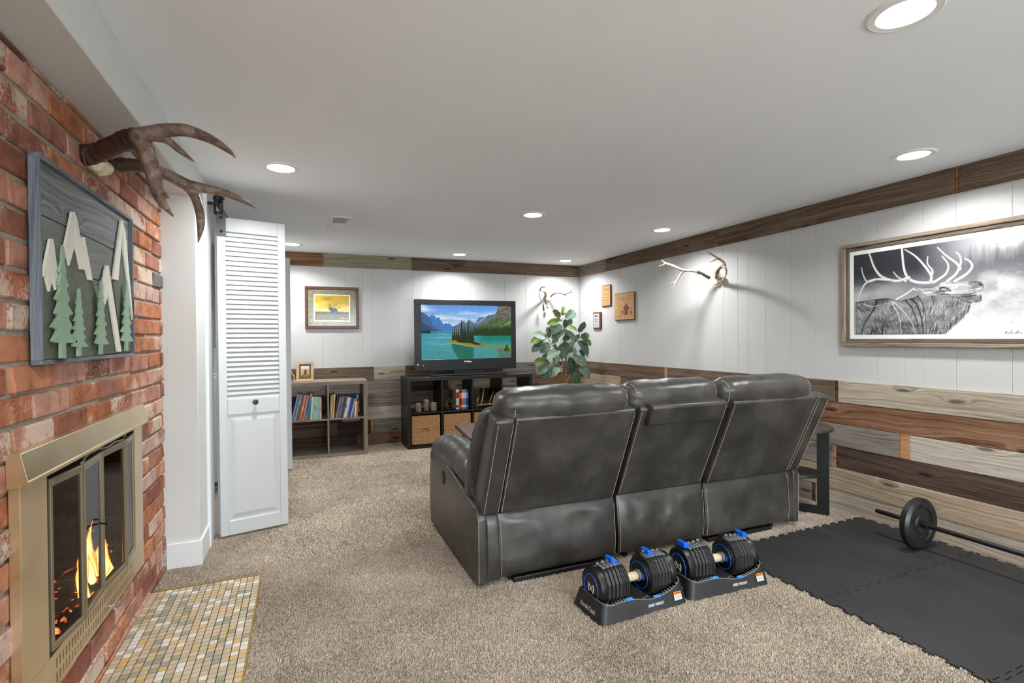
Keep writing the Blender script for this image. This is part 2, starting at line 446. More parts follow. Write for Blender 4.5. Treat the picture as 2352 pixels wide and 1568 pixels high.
def board(parent, wall, a0, a1, z0, z1, tone, t=.019):
    """one plank; wall 'R' runs along y at x=XR, 'B' along x at y=YB"""
    L = abs(a1-a0)-.0016; h = z1-z0-.002; c = (a0+a1)/2
    t = t + rnd.uniform(-.003, .003)
    me = MB().box(-L/2, L/2, -t, .0, -h/2, h/2).mesh('board', bevel=.0016)
    zc = (z0+z1)/2
    if wall == 'R': o = link('board', me, BARN[tone], parent, (XR+.001, c, zc)); o.rotation_euler = (0, 0, -PI/2)
    else: o = link('board', me, BARN[tone], parent, (c, YB+.001, zc))
    return o
RZ = [0, .135, .285, .435, .585, .735, ZW]
yR = lambda x, y: at(x, y, 0, XR).y
rows_R = {   # from the corner towards the camera: (end y, tone)
 5: [(yR(1529,870),'brown'), (yR(1536,870),'orange'), (yR(1921,905),'brown'), (yR(1929,905),'dark'), (.4,'cream'), (-1.2,'grey'), (YF,'cream')],
 4: [(yR(1428,875),'tan'), (yR(1700,900),'brown'), (yR(1840,900),'grey'), (1.28,'red'), (1.2,'orange'), (-.8,'tan'), (YF,'brown')],
 3: [(4.6,'grey'), (3.1,'brown'), (yR(2072,1020),'grey'), (yR(2094,1020),'orange'), (.2,'lightgrey'), (YF,'dark')],
 2: [(5.1,'tan'), (3.2,'dark'), (yR(1917,1050),'grey'), (yR(1924,1050),'orange'), (.7,'dark'), (-1.0,'tan'), (YF,'grey')],
 1: [(4.2,'grey'), (2.9,'lightgrey'), (.5,'tan'), (YF,'brown')],
 0: [(4.4,'dark'), (yR(1868,1130),'grey'), (yR(1876,1130),'dark'), (.9,'cream'), (-1.0,'red'), (YF,'tan')],
}
for r, segs in rows_R.items():
    y = YB-.02
    for e, tone in segs:
        board(wr, 'R', e, y, RZ[r], RZ[r+1], tone); y = e
xB = lambda x, y: at(x, y, 1, YB).x
rows_B = {   # from the left
 5: [(xB(858,850),'brown'), (xB(931,850),'cream'), (1.45,'brown'), (2.3,'dark'), (xB(1228,838),'grey'), (xB(1330,838)-.25,'cream'), (XR,'brown')],
 4: [(xB(925,880),'grey'), (1.6,'dark'), (1.63,'orange'), (2.1,'cream'), (2.5,'tan'), (2.62,'orange'), (2.8,'brown'), (XR,'red')],
 3: [(xB(800,920),'brown'), (1.35,'grey'), (2.0,'grey'), (2.5,'dark'), (XR,'tan')],
 2: [(.4,'dark'), (1.5,'lightgrey'), (2.6,'brown'), (XR,'grey')],
 1: [(.35,'brown'), (xB(851,980),'dark'), (xB(858,980),'orange'), (1.9,'grey'), (XR,'brown')],
 0: [(.55,'dark'), (1.6,'red'), (2.7,'dark'), (XR,'grey')],
}
for r, segs in rows_B.items():
    x = XS
    for e, tone in segs:
        board(wb, 'B', x, e, RZ[r], RZ[r+1], tone); x = e
y = YB-.02
for e, tone in [(yR(1393,615),'grey'), (yR(1396,610),'rust'), (yR(1647,555),'brown'), (yR(1653,550),'rust'), (yR(2198,410),'brown'), (yR(2207,410),'rust'), (.1,'brown'), (-1.3,'dark'), (YF,'grey')]:
    board(wr, 'R', e, y, ZCR, ZC-.001, tone, t=.024); y = e
x = XS
for e, tone in [(xB(742,600),'red'), (xB(945,605),'green'), (xB(1068,610),'brown'), (XR-.004,'brown')]:
    board(wb, 'B', x, e, ZCR, ZC-.001, tone, t=.024); x = e

# ---- brick wall
def mortar_mat():
    m, nt, b = new_mat('grey_mortar'); b.inputs['Roughness'].default_value = .95
    v = coords(nt); n = noise(nt, v, 60, 4, .65); n2 = noise(nt, v, 6, 2)
    f = mth(nt, 'ADD', mth(nt, 'MULTIPLY', n, .6), mth(nt, 'MULTIPLY', n2, .4))
    lk(nt, ramp(nt, [(.3, srgb(118,108,96)), (.6, srgb(160,149,134))], f).outputs[0], b.inputs['Base Color'])
    bump(nt, b, n, .7, .006); return m
def brick_mat():
    m, nt, b = new_mat('old_red_brick'); b.inputs['Roughness'].default_value = .9; b.inputs['Specular IOR Level'].default_value = .15
    oi = nd(nt, 'ShaderNodeObjectInfo'); R_ = oi.outputs['Random']
    base = ramp(nt, [(0, srgb(142,92,74)), (.14, srgb(172,110,80)), (.28, srgb(160,110,94)), (.42, srgb(180,122,92)), (.56, srgb(148,98,80)),
                     (.66, srgb(180,130,110)), (.78, srgb(190,142,124)), (.88, srgb(138,88,72)), (.93, srgb(190,160,146)), (.985, srgb(112,104,100))], R_, 'CONSTANT')
    v = coords(nt, rand=53.0)
    n1 = noise(nt, v, 14, 5, .65, .6); n2 = noise(nt, v, 95, 3, .6); n3 = noise(nt, v, 7, 3, .6)
    dk = ramp(nt, [(.3, (.55,.5,.48)), (.55, (1,1,1)), (.8, (1.15,1.1,1.05))], n1)
    col = mixc(nt, 1.0, base.outputs[0], dk.outputs[0], 'MULTIPLY')
    # lime smears: some bricks carry a lot, most a little
    r2 = mth(nt, 'FRACT', mth(nt, 'MULTIPLY', R_, 17.3))
    thr = mth(nt, 'SUBTRACT', .64, mth(nt, 'MULTIPLY', mth(nt, 'POWER', r2, 2.2), .24))
    sm = mth(nt, 'MULTIPLY', mth(nt, 'SUBTRACT', mth(nt, 'ADD', mth(nt, 'MULTIPLY', n3, .6), mth(nt, 'MULTIPLY', n2, .4)), thr), 9.0, True)
    col = mixc(nt, mth(nt, 'MULTIPLY', sm, .75), col, srgb(205,188,172))
    lk(nt, col, b.inputs['Base Color'])
    bump(nt, b, mth(nt, 'ADD', n1, mth(nt, 'MULTIPLY', n2, .5)), .6, .005); return m
MAT['mortar'] = mortar_mat(); MAT['brick'] = brick_mat()
FY0, FY1, FZ0, FZ1 = 1.72, 2.58, .16, .84        # firebox hole
MX = XB-.009
mw = MB().box(-.80, MX, .3, FY0, 0, ZS).box(-.80, MX, FY1, 3.154, 0, ZS).box(-.69, MX, FY0, FY1, 0, .24).box(-.80, MX, FY0, FY1, FZ1, ZS)
wl_brick = struct(mw.build('wall_left', MAT['mortar'], org=(0,0,0)))
tag(wl_brick, 'old red brick wall with grey mortar')
def brick_mesh(L, H, seed):
    r = random.Random(seed); d = .030
    mb = MB().box(-d, 0, -L/2, L/2, -H/2, H/2)
    mb.v = [(x + (r.uniform(-.003, .003) if x == 0 else 0), y+r.uniform(-.004, .004), z+r.uniform(-.003, .003)) for x, y, z in mb.v]
    return mb.mesh('brick', bevel=.0045)
PIT, COU, GAP = .2435, .0795, .0115
full = [brick_mesh(PIT-GAP, COU-GAP, 100+i) for i in range(8)]
for m_ in full: m_.materials.append(MAT['brick'])
for k in range(-1, 25):
    z0, z1 = .03+COU*k, .03+COU*(k+1)
    ph = 1.77 if k % 2 == 0 else 1.648
    n0 = int(math.floor((.3-ph)/PIT))
    for n in range(n0, n0+14):
        a, b_ = ph+PIT*n+GAP/2, ph+PIT*(n+1)-GAP/2
        za, zb = max(z0+GAP/2, .001), min(z1-GAP/2, ZS-.001)
        a, b_ = max(a, .305), min(b_, 3.150)
        if b_-a < .02 or zb-za < .006: continue
        zc = (za+zb)/2
        if .24 < zc < .90:                         # behind the fireplace surround
            if a > 1.63 and b_ < 2.64: continue
            if a < 1.64 < b_: b_ = 1.645
            elif a < 2.63 < b_: a = 2.63
            if b_-a < .02: continue
        jit = rnd.uniform(-.0035, .0035)
        if abs(b_-a-(PIT-GAP)) < 1e-6 and abs(zb-za-(COU-GAP)) < 1e-6: me = rnd.choice(full)
        else: me = brick_mesh(b_-a, zb-za, 1000+k*50+n)
        link('brick', me, MAT['brick'], wl_brick, (XB+jit, (a+b_)/2, zc))

# ---- tiled hearth
def tile_mat(nm, c): return plain(nm, c, .45, var=.08, vs=30, rand=9.0)
TILES = [tile_mat('tile_tan', srgb(178,162,134)), tile_mat('tile_beige', srgb(186,168,146)), tile_mat('tile_sand', srgb(170,156,126)),
         tile_mat('tile_grey', srgb(142,138,122)), tile_mat('tile_white', srgb(206,202,190)), tile_mat('tile_ochre', srgb(196,160,104)), tile_mat('tile_peach', srgb(198,164,128))]
hearth = thing('tiled_hearth', 'flat hearth of small multicoloured mosaic tiles before the brick fireplace', 'hearth', ((HX0+HX1)/2, (HY0+HY1)/2, 0))
box('grout_bed', plain('brown_grout', srgb(66,54,40), .9, var=.15, vs=40), HX0, HX1, HY0, HY1, 0, .0085, hearth)
brs = MAT['brass_edge'] = plain('brass_edge_strip', srgb(176,140,72), .35, metal=.7, var=.12, vs=30)
box('edge_strip', brs, HX0, HX1+.005, HY1-.002, HY1+.008, 0, .013, hearth, bevel=.001)
box('edge_strip', brs, HX1-.001, HX1+.005, HY0, HY1, 0, .0125, hearth, bevel=.001)
TP = (HX1-HX0)/16
tme = MB().box(-TP/2+.0016, TP/2-.0016, -TP/2+.0016, TP/2-.0016, 0, .0045).mesh('tile', bevel=.0008)
spots = []
nrow = int((HY1-HY0-.004)/TP)
for i in range(16):
    for j in range(nrow):
        c = (HX0+TP*(i+.5), HY1-.004-TP*(j+.5), .007)
        u, v_ = px(c)
        vis = (0 < u < 2352 and v_ < 1575 and u > 237+(1562-v_)*.55)
        spots.append((0 if vis else 1, math.hypot(c[0], c[1]), c))
spots.sort()
tiles_by = [tme.copy() for _ in TILES]
for m_, t_ in zip(tiles_by, TILES): m_.materials.append(t_)
wts = [24, 20, 18, 15, 16, 6, 2]
rest = MB()
for q, (vis, d, c) in enumerate(spots):
    k = rnd.choices(range(7), wts)[0]
    if q < 300: link('tile', tiles_by[k], None, hearth, (c[0]-hearth.location.x, c[1]-hearth.location.y, c[2]))
    else:
        h_ = TP/2-.0016
        rest.box(c[0]-h_, c[0]+h_, c[1]-h_, c[1]+h_, .007, .0115)
ro = rest.build('tile_field', TILES[0], hearth)
for t_ in TILES[1:]: ro.data.materials.append(t_)
mi = []
for q in range(len(rest.v)//8): mi += [rnd.choices(range(7), wts)[0]]*6
# faces were emitted box by box
ro.data.polygons.foreach_set('material_index', mi)
ro['kind'] = 'stuff'

# ---- louvred folding doors of the laundry opening
def make_door(name, label):
    d = thing(name, label, 'door'); d['kind'] = 'structure'
    def leaf(x0, y0, ang, knob, flip=1):
        Wd, T, Z0, Z1 = .381, .028, .018, 1.935
        mb = MB()
        mb.box(0, .045, 0, T, Z0, Z1).box(Wd-.045, Wd, 0, T, Z0, Z1)
        mb.box(.045, Wd-.045, 0, T, Z1-.085, Z1).box(.045, Wd-.045, 0, T, .745, .84).box(.045, Wd-.045, 0, T, Z0, .105)
        o = mb.build('leaf', MAT['door'], d, bevel=.0025, org=(0,0,0))
        o.location = (x0, y0, 0); o.rotation_euler = (0, 0, ang)
        sm = MB().obox((0,0,0), (Wd-.09, .038, .006), Matrix.Rotation(math.radians(68), 3, 'X')).mesh('slat', bevel=.0012)
        sm.materials.append(MAT['door'])
        n = 35
        for i in range(n): link('slat', sm, None, o, (Wd/2, T/2, .853+(Z1-.085-.853-.008)*i/(n-1)))
        pm = MB().box(.045, Wd-.045, .008, T-.008, .105, .745)
        pm.add([(.058,.008,.118),(Wd-.058,.008,.118),(Wd-.058,.008,.732),(.058,.008,.732),(.085,.002,.145),(Wd-.085,.002,.145),(Wd-.085,.002,.705),(.085,.002,.705)],
               [(0,1,5,4),(1,2,6,5),(2,3,7,6),(3,0,4,7),(4,5,6,7)])
        po = pm.build('raised_panel', MAT['door'], None, org=(0,0,0)); po.parent = o
        if knob:
            ko = MB().lathe([(.006,0),(.006,-.016),(.013,-.02),(.016,-.028),(.013,-.034),(.004,-.037)], (Wd/2+.004, 0, .815), 'y', 16).build('knob', plain('black_knob', (.03,.03,.032), .3), None, smooth='auto', org=(0,0,0))
            ko.parent = o
        return o
    A = leaf(-.463, 3.489, math.atan2(.092, .37), True)
    leaf(-.478, 3.53, math.atan2(.092, .37), False)
    # strap hanger on the first leaf, roller on the rail
    hb = MB().box(.0, .048, -.004, 0, 1.82, 1.962).box(.0, .048, -.004, .03, 1.955, 1.965)
    h_ = hb.build('strap', plain('grey_iron', (.09,.09,.10), .5, metal=.6, var=.2), None, bevel=.001, org=(0,0,0)); h_.parent = A
    for zz in (1.85, 1.93):
        bo = MB().lathe([(.009,0),(.009,-.004),(.004,-.008)], (.024, -.004, zz), 'y', 10).build('bolt', MAT['black'], None, smooth='auto', org=(0,0,0)); bo.parent = A
    rl = MB().lathe([(.012,-.012),(.03,-.012),(.03,.012),(.012,.012)], (-.452, 3.502, 2.045), 'x', 20)
    rl.box(-.475, -.468, 3.48, 3.525, 1.95, 2.06).box(-.436, -.43, 3.48, 3.525, 1.95, 2.06).box(-.475, -.43, 3.48, 3.525, 1.952, 1.962)
    rl.lathe([(.008,-.03),(.008,.03)], (-.452, 3.502, 2.045), 'x', 10)
    rl.build('roller_hanger', MAT['black'], d, bevel=.001, org=(0,0,0))
    return d
door1 = make_door('door_1', 'white louvred folding door with round black knob, nearer the brick wall')
door2 = copy_tree(door1); door2.name = 'door_2'; door2.location = (0, 1.49, 0)
door2['label'] = 'white louvred folding door half hidden behind the nearer one, beside the bookcase'
rail = thing('door_rail', 'black iron sliding rail on standoffs above the louvred doors', 'rail', (XS, 4.35, 2.0))
MB().box(-.456, -.449, 3.42, 5.3, 1.985, 2.022).build('rail_bar', MAT['black'], rail, bevel=.001)
for yy in (3.46, 4.35, 5.2):
    MB().lathe([(.022,0),(.022,.006),(.009,.008),(.009,.075)], (XS+.002, yy, 2.003), 'x', 16).build('standoff', MAT['black'], rail, smooth='auto')

# laundry contents seen through the gap
wm = thing('washing_machine', 'white top loading washing machine in the laundry behind the doors', 'washer', (-.98, 5.1, .004))
box('cabinet', MAT['door'], -1.31, -.64, 4.78, 5.45, .03, .90, wm, bevel=.012, seg=2)
box('lid', MAT['door'], -1.28, -.67, 4.82, 5.25, .90, .918, wm, bevel=.005)
box('control_panel', MAT['door'], -1.31, -.64, 5.27, 5.45, .90, 1.06, wm, bevel=.01)
for sx in (-1.26, -.69):
    for sy in (4.83, 5.4): MB().lathe([(.02,.004),(.02,.03)], (sx, sy, 0), 'z', 12).build('foot', MAT['black'], wm)
pt = thing('paper_roll', 'white paper towel roll standing on the washing machine', 'paper towel', (-.73, 4.93, .9185))
MB().lathe([(.055,.918),(.055,1.13)], (-.73, 4.93, 0), 'z', 24).build('roll', MAT['wall'], pt, smooth='auto')
MB().lathe([(.02,.9185),(.02,1.132)], (-.73, 4.93, 0), 'z', 12).build('core', plain('cardboard_core', srgb(150,120,90), .9), pt, smooth='auto')
tag(box('rug', plain('blue_rug', srgb(48,58,104), .95, var=.25, vs=50, bmp=.5, bs=300), -1.3, -.64, 3.75, 4.72, .004, .014, bevel=.004), 'dark blue rug on the laundry floor behind the doors', 'rug')

# ---- ceiling fixtures
lens_m = emit('lamp_lens', (1.0, .985, .96), 9.0)
trim_m = plain('lamp_trim_white', (.82,.82,.82), .4)
def downlight(x, y, label, w=LAMP_W):
    t = thing('ceiling_light', label, 'light', (x, y, ZC), 'round recessed ceiling lights')
    prof = [(.066,ZC-.001)]
    for i in range(5):
        r = .068+i*.0052; prof += [(r, ZC-.0035-.0006*i), (r+.0034, ZC-.0055+.0002*i)]
    prof += [(.096,ZC-.0035),(.0965,ZC)]
    mb = MB(); seg = 40
    vs = []; fs = []
    for r, h in prof:
        for k in range(seg): vs.append((x+r*math.cos(2*PI*k/seg), y+r*math.sin(2*PI*k/seg), h))
    for i in range(len(prof)-1):
        for k in range(seg): fs.append((i*seg+k, i*seg+(k+1)%seg, (i+1)*seg+(k+1)%seg, (i+1)*seg+k))
    mb.add(vs, fs).build('trim_ring', trim_m, t, smooth=False)
    MB().lathe([(.067,ZC-.003),(.0665,ZC-.0005)], (x, y, 0), 'z', 40).build('lens', lens_m, t)
    ld = bpy.data.lights.new('lamp', 'AREA'); ld.shape = 'DISK'; ld.size = .13; ld.energy = w; ld.color = LAMP_COL; ld.spread = math.radians(140)
    lo = bpy.data.objects.new('lamp', ld); COL.objects.link(lo); lo.parent = t; lo.location = (0, 0, -.006)
    return t
for x, y, lab in [(1.625, .944, 'large bright recessed ceiling light cut by the top edge of the photo'),
                  (2.955, 1.676, 'recessed ceiling light above the framed elk drawing'),
                  (-.095, 3.05, 'recessed ceiling light nearest the brick wall and antlers'),
                  (1.637, 3.55, 'recessed ceiling light above the middle of the sofa'),
                  (2.935, 3.66, 'recessed ceiling light nearest the antlers on the right wall'),
                  (-.08, 5.45, 'recessed ceiling light half hidden by the louvred door'),
                  (1.64, 5.52, 'recessed ceiling light above the television'),
                  (2.99, 5.55, 'recessed ceiling light in the far corner above the plant'),
                  (-.02, .55, 'recessed ceiling light over the hearth side behind the photographer'),
                  (1.63, -1.3, 'recessed ceiling light in the middle behind the photographer'),
                  (2.96, -.6, 'recessed ceiling light by the right wall behind the photographer'),
                  (-1.25, 4.2, 'recessed ceiling light inside the laundry room')]:
    downlight(x, y, lab)
cv = thing('ceiling_vent', 'white rectangular air vent grille on the ceiling', 'vent', (.285, 4.31, ZC))
g = MB().box(.205,.365,4.10,4.15,ZC-.006,ZC).box(.205,.365,4.47,4.52,ZC-.006,ZC).box(.205,.235,4.15,4.47,ZC-.006,ZC).box(.335,.365,4.15,4.47,ZC-.006,ZC)
g.build('vent_frame', MAT['trim'], cv, bevel=.002)
box('vent_throat', plain('vent_dark', (.08,.08,.08), .8), .235, .335, 4.15, 4.47, ZC-.0012, ZC-.0002, cv)
for i in range(8):
    yy = 4.17+i*.04
    MB().obox((.285, yy, ZC-.005), (.1, .03, .0015), Matrix.Rotation(math.radians(38 if i < 4 else -38), 3, 'X')).build('vent_blade', MAT['trim'], cv)
# ================================================================== FIREPLACE
fp = thing('fireplace_insert', 'brass framed fireplace insert with folding glass doors and a lit wood fire', 'fireplace', (XB, 2.14, .235))
def brass():
    m, nt, b = new_mat('aged_brass'); b.inputs['Metallic'].default_value = .85; b.inputs['Roughness'].default_value = .2
    v = coords(nt, (1, 2, 3)); n = noise(nt, v, 2, 2, .5)
    lk(nt, ramp(nt, [(.3, srgb(206,182,142)), (.7, srgb(224,204,168))], n).outputs[0], b.inputs['Base Color'])
    rr = ramp(nt, [(.3, (.26,.26,.26)), (.7, (.36,.36,.36))], n); lk(nt, rr.outputs[0], b.inputs['Roughness'])
    return m
MAT['brass'] = brass()
SX = -.645
for y0, y1 in ((1.62, 1.764), (2.544, 2.656)):
    box('side_panel', MAT['brass'], XB+.001, SX, y0, y1, .335, .845, fp, bevel=.002)
# hood: sloped front lip
MB().prism([(XB+.001,.925),(-.640,.925),(-.626,.856),(-.622,.856),(-.622,.846),(-.640,.846),(-.640,.84),(XB+.001,.84)], 'y', 1.612, 2.664).build('hood', MAT['brass'], fp, bevel=.0012)
# lower vent panel: rails and bars round two rows of slots
vp = MB(); vy0, vy1 = 1.79, 2.50; nsl = 34
for z0, z1 in ((.235,.246),(.274,.286),(.314,.335)): vp.box(XB+.001, SX, vy0-.17, vy1+.156, z0, z1)
for z0, z1 in ((.246,.274),(.286,.314)):
    vp.box(XB+.001, SX, 1.62, vy0, z0, z1).box(XB+.001, SX, vy1, 2.656, z0, z1)
    st = (vy1-vy0)/nsl
    for i in range(nsl): vp.box(SX-.006, SX, vy0+st*i, vy0+st*i+st*.5, z0, z1)
vp.build('vent_panel', MAT['brass'], fp)
box('vent_shadow_box', MAT['dark'], XB+.0005, XB+.004, vy0, vy1, .246, .314, fp)  # black backing, coloured as the shade behind the slots
MB().tube([(SX, 2.21, .262), (SX+.028, 2.215, .262)], .004, 8).tube([(SX+.028, 2.20, .262), (SX+.028, 2.235, .262)], .006, 8).build('damper_handle', plain('dull_steel', (.3,.28,.25), .4, metal=.8), fp, smooth='auto')
# firebox
fbm = plain('sooty_firebrick', (.02,.017,.015), .95, var=.35, vs=14, bmp=.6, bs=50)
fb = MB()
y0, y1, xb_, z0, z1 = 1.725, 2.575, -1.10, .165, .838
fb.add([(-.692,y0,z0),(-.692,y1,z0),(xb_,y1-.1,z0),(xb_,y0+.1,z0),(-.692,y0,z1),(-.692,y1,z1),(xb_,y1-.1,z1),(xb_,y0+.1,z1)],
       [(0,1,2,3),(7,6,5,4),(0,3,7,4),(1,5,6,2),(3,2,6,7)])
me = bpy.data.meshes.new('firebox'); me.from_pydata([(v[0]-XB, v[1]-2.14, v[2]-.235) for v in fb.v], [], fb.f); me.update()
link('firebox', me, fbm, fp)
# opening frame
of = MB().box(-.668,-.648,1.764,1.774,.335,.84).box(-.668,-.648,2.534,2.544,.335,.84).box(-.668,-.648,1.774,2.534,.83,.84).box(-.668,-.648,1.774,2.534,.335,.342)
of.build('opening_frame', MAT['dark'], fp)
# four folding glass leaves
def glass_pane():
    m, nt, b = new_mat('smoked_fire_glass'); nt.nodes.remove(b); out = nt.nodes['Material Output']
    tr = nd(nt, 'ShaderNodeBsdfTransparent'); tr.inputs[0].default_value = (.62,.60,.58,1)
    gl = nd(nt, 'ShaderNodeBsdfGlossy'); gl.inputs['Roughness'].default_value = .03
    lw0 = nd(nt, 'ShaderNodeLayerWeight'); lw0.inputs[0].default_value = .5
    fac = mth(nt, 'ADD', .02, mth(nt, 'MULTIPLY', mth(nt, 'POWER', lw0.outputs['Facing'], 4.0), .45))
    mx = nd(nt, 'ShaderNodeMixShader'); lk(nt, fac, mx.inputs[0]); lk(nt, tr.outputs[0], mx.inputs[1]); lk(nt, gl.outputs[0], mx.inputs[2])
    lk(nt, mx.outputs[0], out.inputs[0]); return m
MAT['fireglass'] = glass_pane()
stl = plain('dull_brass_rail', srgb(150,136,112), .38, metal=.7, var=.1)
J = [(-.649,1.778), (-.628,1.948), (-.642,2.150), (-.628,2.352), (-.649,2.532)]
for i in range(4):
    (xa, ya), (xb2, yb2) = J[i], J[i+1]
    d = Vector((xb2-xa, yb2-ya, 0)); L = d.length-.004; d.normalize(); ang = math.atan2(d.y, d.x)
    lf = MB()
    for a0, a1, zz0, zz1 in ((0,.012,.345,.822),(L-.012,L,.345,.822),(.012,L-.012,.345,.365),(.012,L-.012,.800,.822)): lf.box(a0, a1, -.006, .006, zz0, zz1)
    o = lf.build('glass_door', stl, fp, bevel=.0015, org=(0,0,0))
    o.location = Vector((xa, ya, 0)) - Vector(fp.location); o.rotation_euler = (0, 0, ang)
    g = MB().box(.012, L-.012, -.0015, .0015, .365, .800).build('pane', MAT['fireglass'], None, org=(0,0,0)); g.parent = o
# pull handles and linkage
MB().tube([(-.636,2.12,.585),(-.612,2.11,.585),(-.606,2.10,.575)], .003, 6).tube([(-.636,2.17,.585),(-.612,2.18,.585)], .003, 6).build('pull', MAT['black'], fp, smooth='auto')
lkg = MB()
for a, b_ in (((-.632,1.96,.824),(-.655,2.08,.826)), ((-.655,2.08,.826),(-.638,2.2,.826)), ((-.638,2.2,.826),(-.630,2.34,.826))): lkg.tube([a, ((a[0]+b_[0])/2, (a[1]+b_[1])/2, a[2]+.006), b_], .004, 6)
lkg.build('linkage', plain('worn_steel', (.25,.24,.23), .4, metal=.8), fp, smooth='auto')

# logs, grate, flames: things that lie in the firebox
def log_mat():
    m, nt, b = new_mat('charred_log'); b.inputs['Roughness'].default_value = .95
    v = coords(nt, (1,1,1), rand=5.0); n = noise(nt, v, 22, 4, .6); n2 = noise(nt, v, 60, 3)
    lk(nt, ramp(nt, [(.35, (.006,.005,.004)), (.7, (.05,.035,.025))], n).outputs[0], b.inputs['Base Color'])
    hot = ramp(nt, [(.60, (0,0,0)), (.72, (1,1,1))], n)
    b.inputs['Emission Color'].default_value = (1.0, .16, .03, 1)
    lk(nt, mth(nt, 'MULTIPLY', hot.outputs[0], 3.5), b.inputs['Emission Strength'])
    bump(nt, b, n2, .8, .006); return m
MAT['log'] = log_mat()
grate = thing('fire_grate', 'dark iron grate under the burning logs', 'grate', (-.80, 2.33, .165))
gm = MB()
for i in range(7): gm.tube([(-.88, 2.10+i*.075, .215), (-.70, 2.10+i*.075, .20), (-.69, 2.10+i*.075, .245)], .006, 6)
gm.tube([(-.74,2.08,.197),(-.74,2.57,.197)], .006, 6).tube([(-.86,2.08,.206),(-.86,2.57,.206)], .006, 6)
gm.build('bars', MAT['dark'], grate, smooth='auto')
for sx in (-.74, -.86):
    for sy in (2.1, 2.55): MB().tube([(sx, sy, .166), (sx, sy, .2)], .006, 6).build('leg', MAT['dark'], grate)
def a_log(a, b_, r, label, seed):
    a, b_ = Vector(a), Vector(b_); n = 10; rr = random.Random(seed)
    pts = [a.lerp(b_, i/n)+Vector((rr.uniform(-.004,.004), 0, rr.uniform(-.004,.004))) for i in range(n+1)]
    o = MB().tube(pts, [r*(1+rr.uniform(-.12,.12)) for _ in pts], 11).build('fire_log', MAT['log'], smooth='auto')
    return tag(o, label, 'log', 'burning logs')
a_log((-.73,2.16,.255), (-.75,2.50,.262), .036, 'front charred log lying lengthwise low in the fire', 1)
a_log((-.83,2.13,.262), (-.84,2.52,.268), .042, 'rear charred log lying lengthwise behind the flames', 2)
a_log((-.70,2.32,.300), (-.88,2.24,.345), .030, 'charred log leaning back across the others in the fire', 3)
a_log((-.71,2.50,.300), (-.80,2.50,.43), .032, 'dark pointed log standing up at the right of the fire', 4)
eb = MB()
for i in range(90):
    c = Vector((rnd.uniform(-.86,-.69), rnd.uniform(2.14,2.5), rnd.uniform(.168,.19))); s_ = rnd.uniform(.006,.016)
    eb.obox(c, (s_*2, s_*2, s_), Matrix.Rotation(rnd.uniform(0,6), 3, (rnd.uniform(-1,1), rnd.uniform(-1,1), 1)))
def ember_mat():
    m, nt, b = new_mat('glowing_embers'); v = coords(nt); n = noise(nt, v, 30, 3)
    b.inputs['Base Color'].default_value = (.02,.012,.01,1)
    lk(nt, ramp(nt, [(.4, (.25,.01,.01)), (.6, (1,.12,.04)), (.75, (1,.35,.1))], n).outputs[0], b.inputs['Emission Color'])
    lk(nt, mth(nt, 'MULTIPLY', ramp(nt, [(.40, (0,0,0)), (.58, (1,1,1))], n).outputs[0], 4.0), b.inputs['Emission Strength']); return m
tag(eb.build('embers', ember_mat()), 'bed of glowing red embers under the logs', 'embers', kind='stuff')
def flame_mat():
    m, nt, b = new_mat('flame'); nt.nodes.remove(b); out = nt.nodes['Material Output']
    tc = nd(nt, 'ShaderNodeTexCoord'); sp = nd(nt, 'ShaderNodeSeparateXYZ'); lk(nt, tc.outputs['Generated'], sp.inputs[0])
    n = noise(nt, coords(nt, (1,1,.45), rand=9), 30, 3, .6, .8)
    lw_ = nd(nt, 'ShaderNodeLayerWeight'); lw_.inputs[0].default_value = .35
    core = mth(nt, 'SUBTRACT', 1.0, lw_.outputs['Facing'])
    h = mth(nt, 'SUBTRACT', mth(nt, 'ADD', mth(nt, 'MULTIPLY', core, .85), mth(nt, 'MULTIPLY', n, .7)), mth(nt, 'MULTIPLY', sp.outputs[2], .62))
    col = ramp(nt, [(.15, (.75,.06,.004)), (.42, (1,.24,.015)), (.62, (1,.52,.06)), (.85, (1,.85,.4))], h)
    em = nd(nt, 'ShaderNodeEmission'); lk(nt, col.outputs[0], em.inputs[0]); em.inputs[1].default_value = 3.2
    tr = nd(nt, 'ShaderNodeBsdfTransparent'); mx = nd(nt, 'ShaderNodeMixShader')
    lk(nt, ramp(nt, [(.10, (0,0,0)), (.5, (1,1,1))], h).outputs[0], mx.inputs[0]); lk(nt, tr.outputs[0], mx.inputs[1]); lk(nt, em.outputs[0], mx.inputs[2])
    lk(nt, mx.outputs[0], out.inputs[0]); return m
fire = thing('fire', 'orange and yellow flames rising from the logs behind the glass', 'fire', (-.77, 2.33, .24))
fmat = flame_mat()
for (x, y, z, h, w, lean, sd) in [(-.73,2.33,.25,.28,.030,.02,1), (-.73,2.27,.26,.20,.024,-.02,2), (-.73,2.39,.26,.20,.026,.03,3), (-.75,2.36,.30,.2,.034,.01,4),
                                  (-.735,2.46,.27,.17,.030,.01,5), (-.72,2.22,.25,.09,.016,-.02,6), (-.725,2.19,.25,.05,.012,-.02,7), (-.71,2.34,.24,.15,.018,.01,8),
                                  (-.71,2.28,.20,.12,.018,.0,9), (-.74,2.50,.28,.13,.024,.0,10), (-.705,2.43,.24,.12,.016,.02,11), (-.70,2.38,.20,.10,.014,.01,12), (-.72,2.31,.27,.16,.02,-.01,13)]:
    r_ = random.Random(sd); n = 12; pts = []; rad = []
    for i in range(n+1):
        t = i/n
        pts.append((x+.012*math.sin(5*t+sd)*t, y+lean*t+.02*math.sin(6*t+sd*1.7)*t, z+h*t))
        rad.append(max(.0006, w*(math.sin(PI*min(1, .18+.82*t))**.9)*(1-t)**.55*(1+.18*math.sin(9*t+sd))))
    MB().tube(pts, rad, 10).build('flame', fmat, fire, smooth=True)

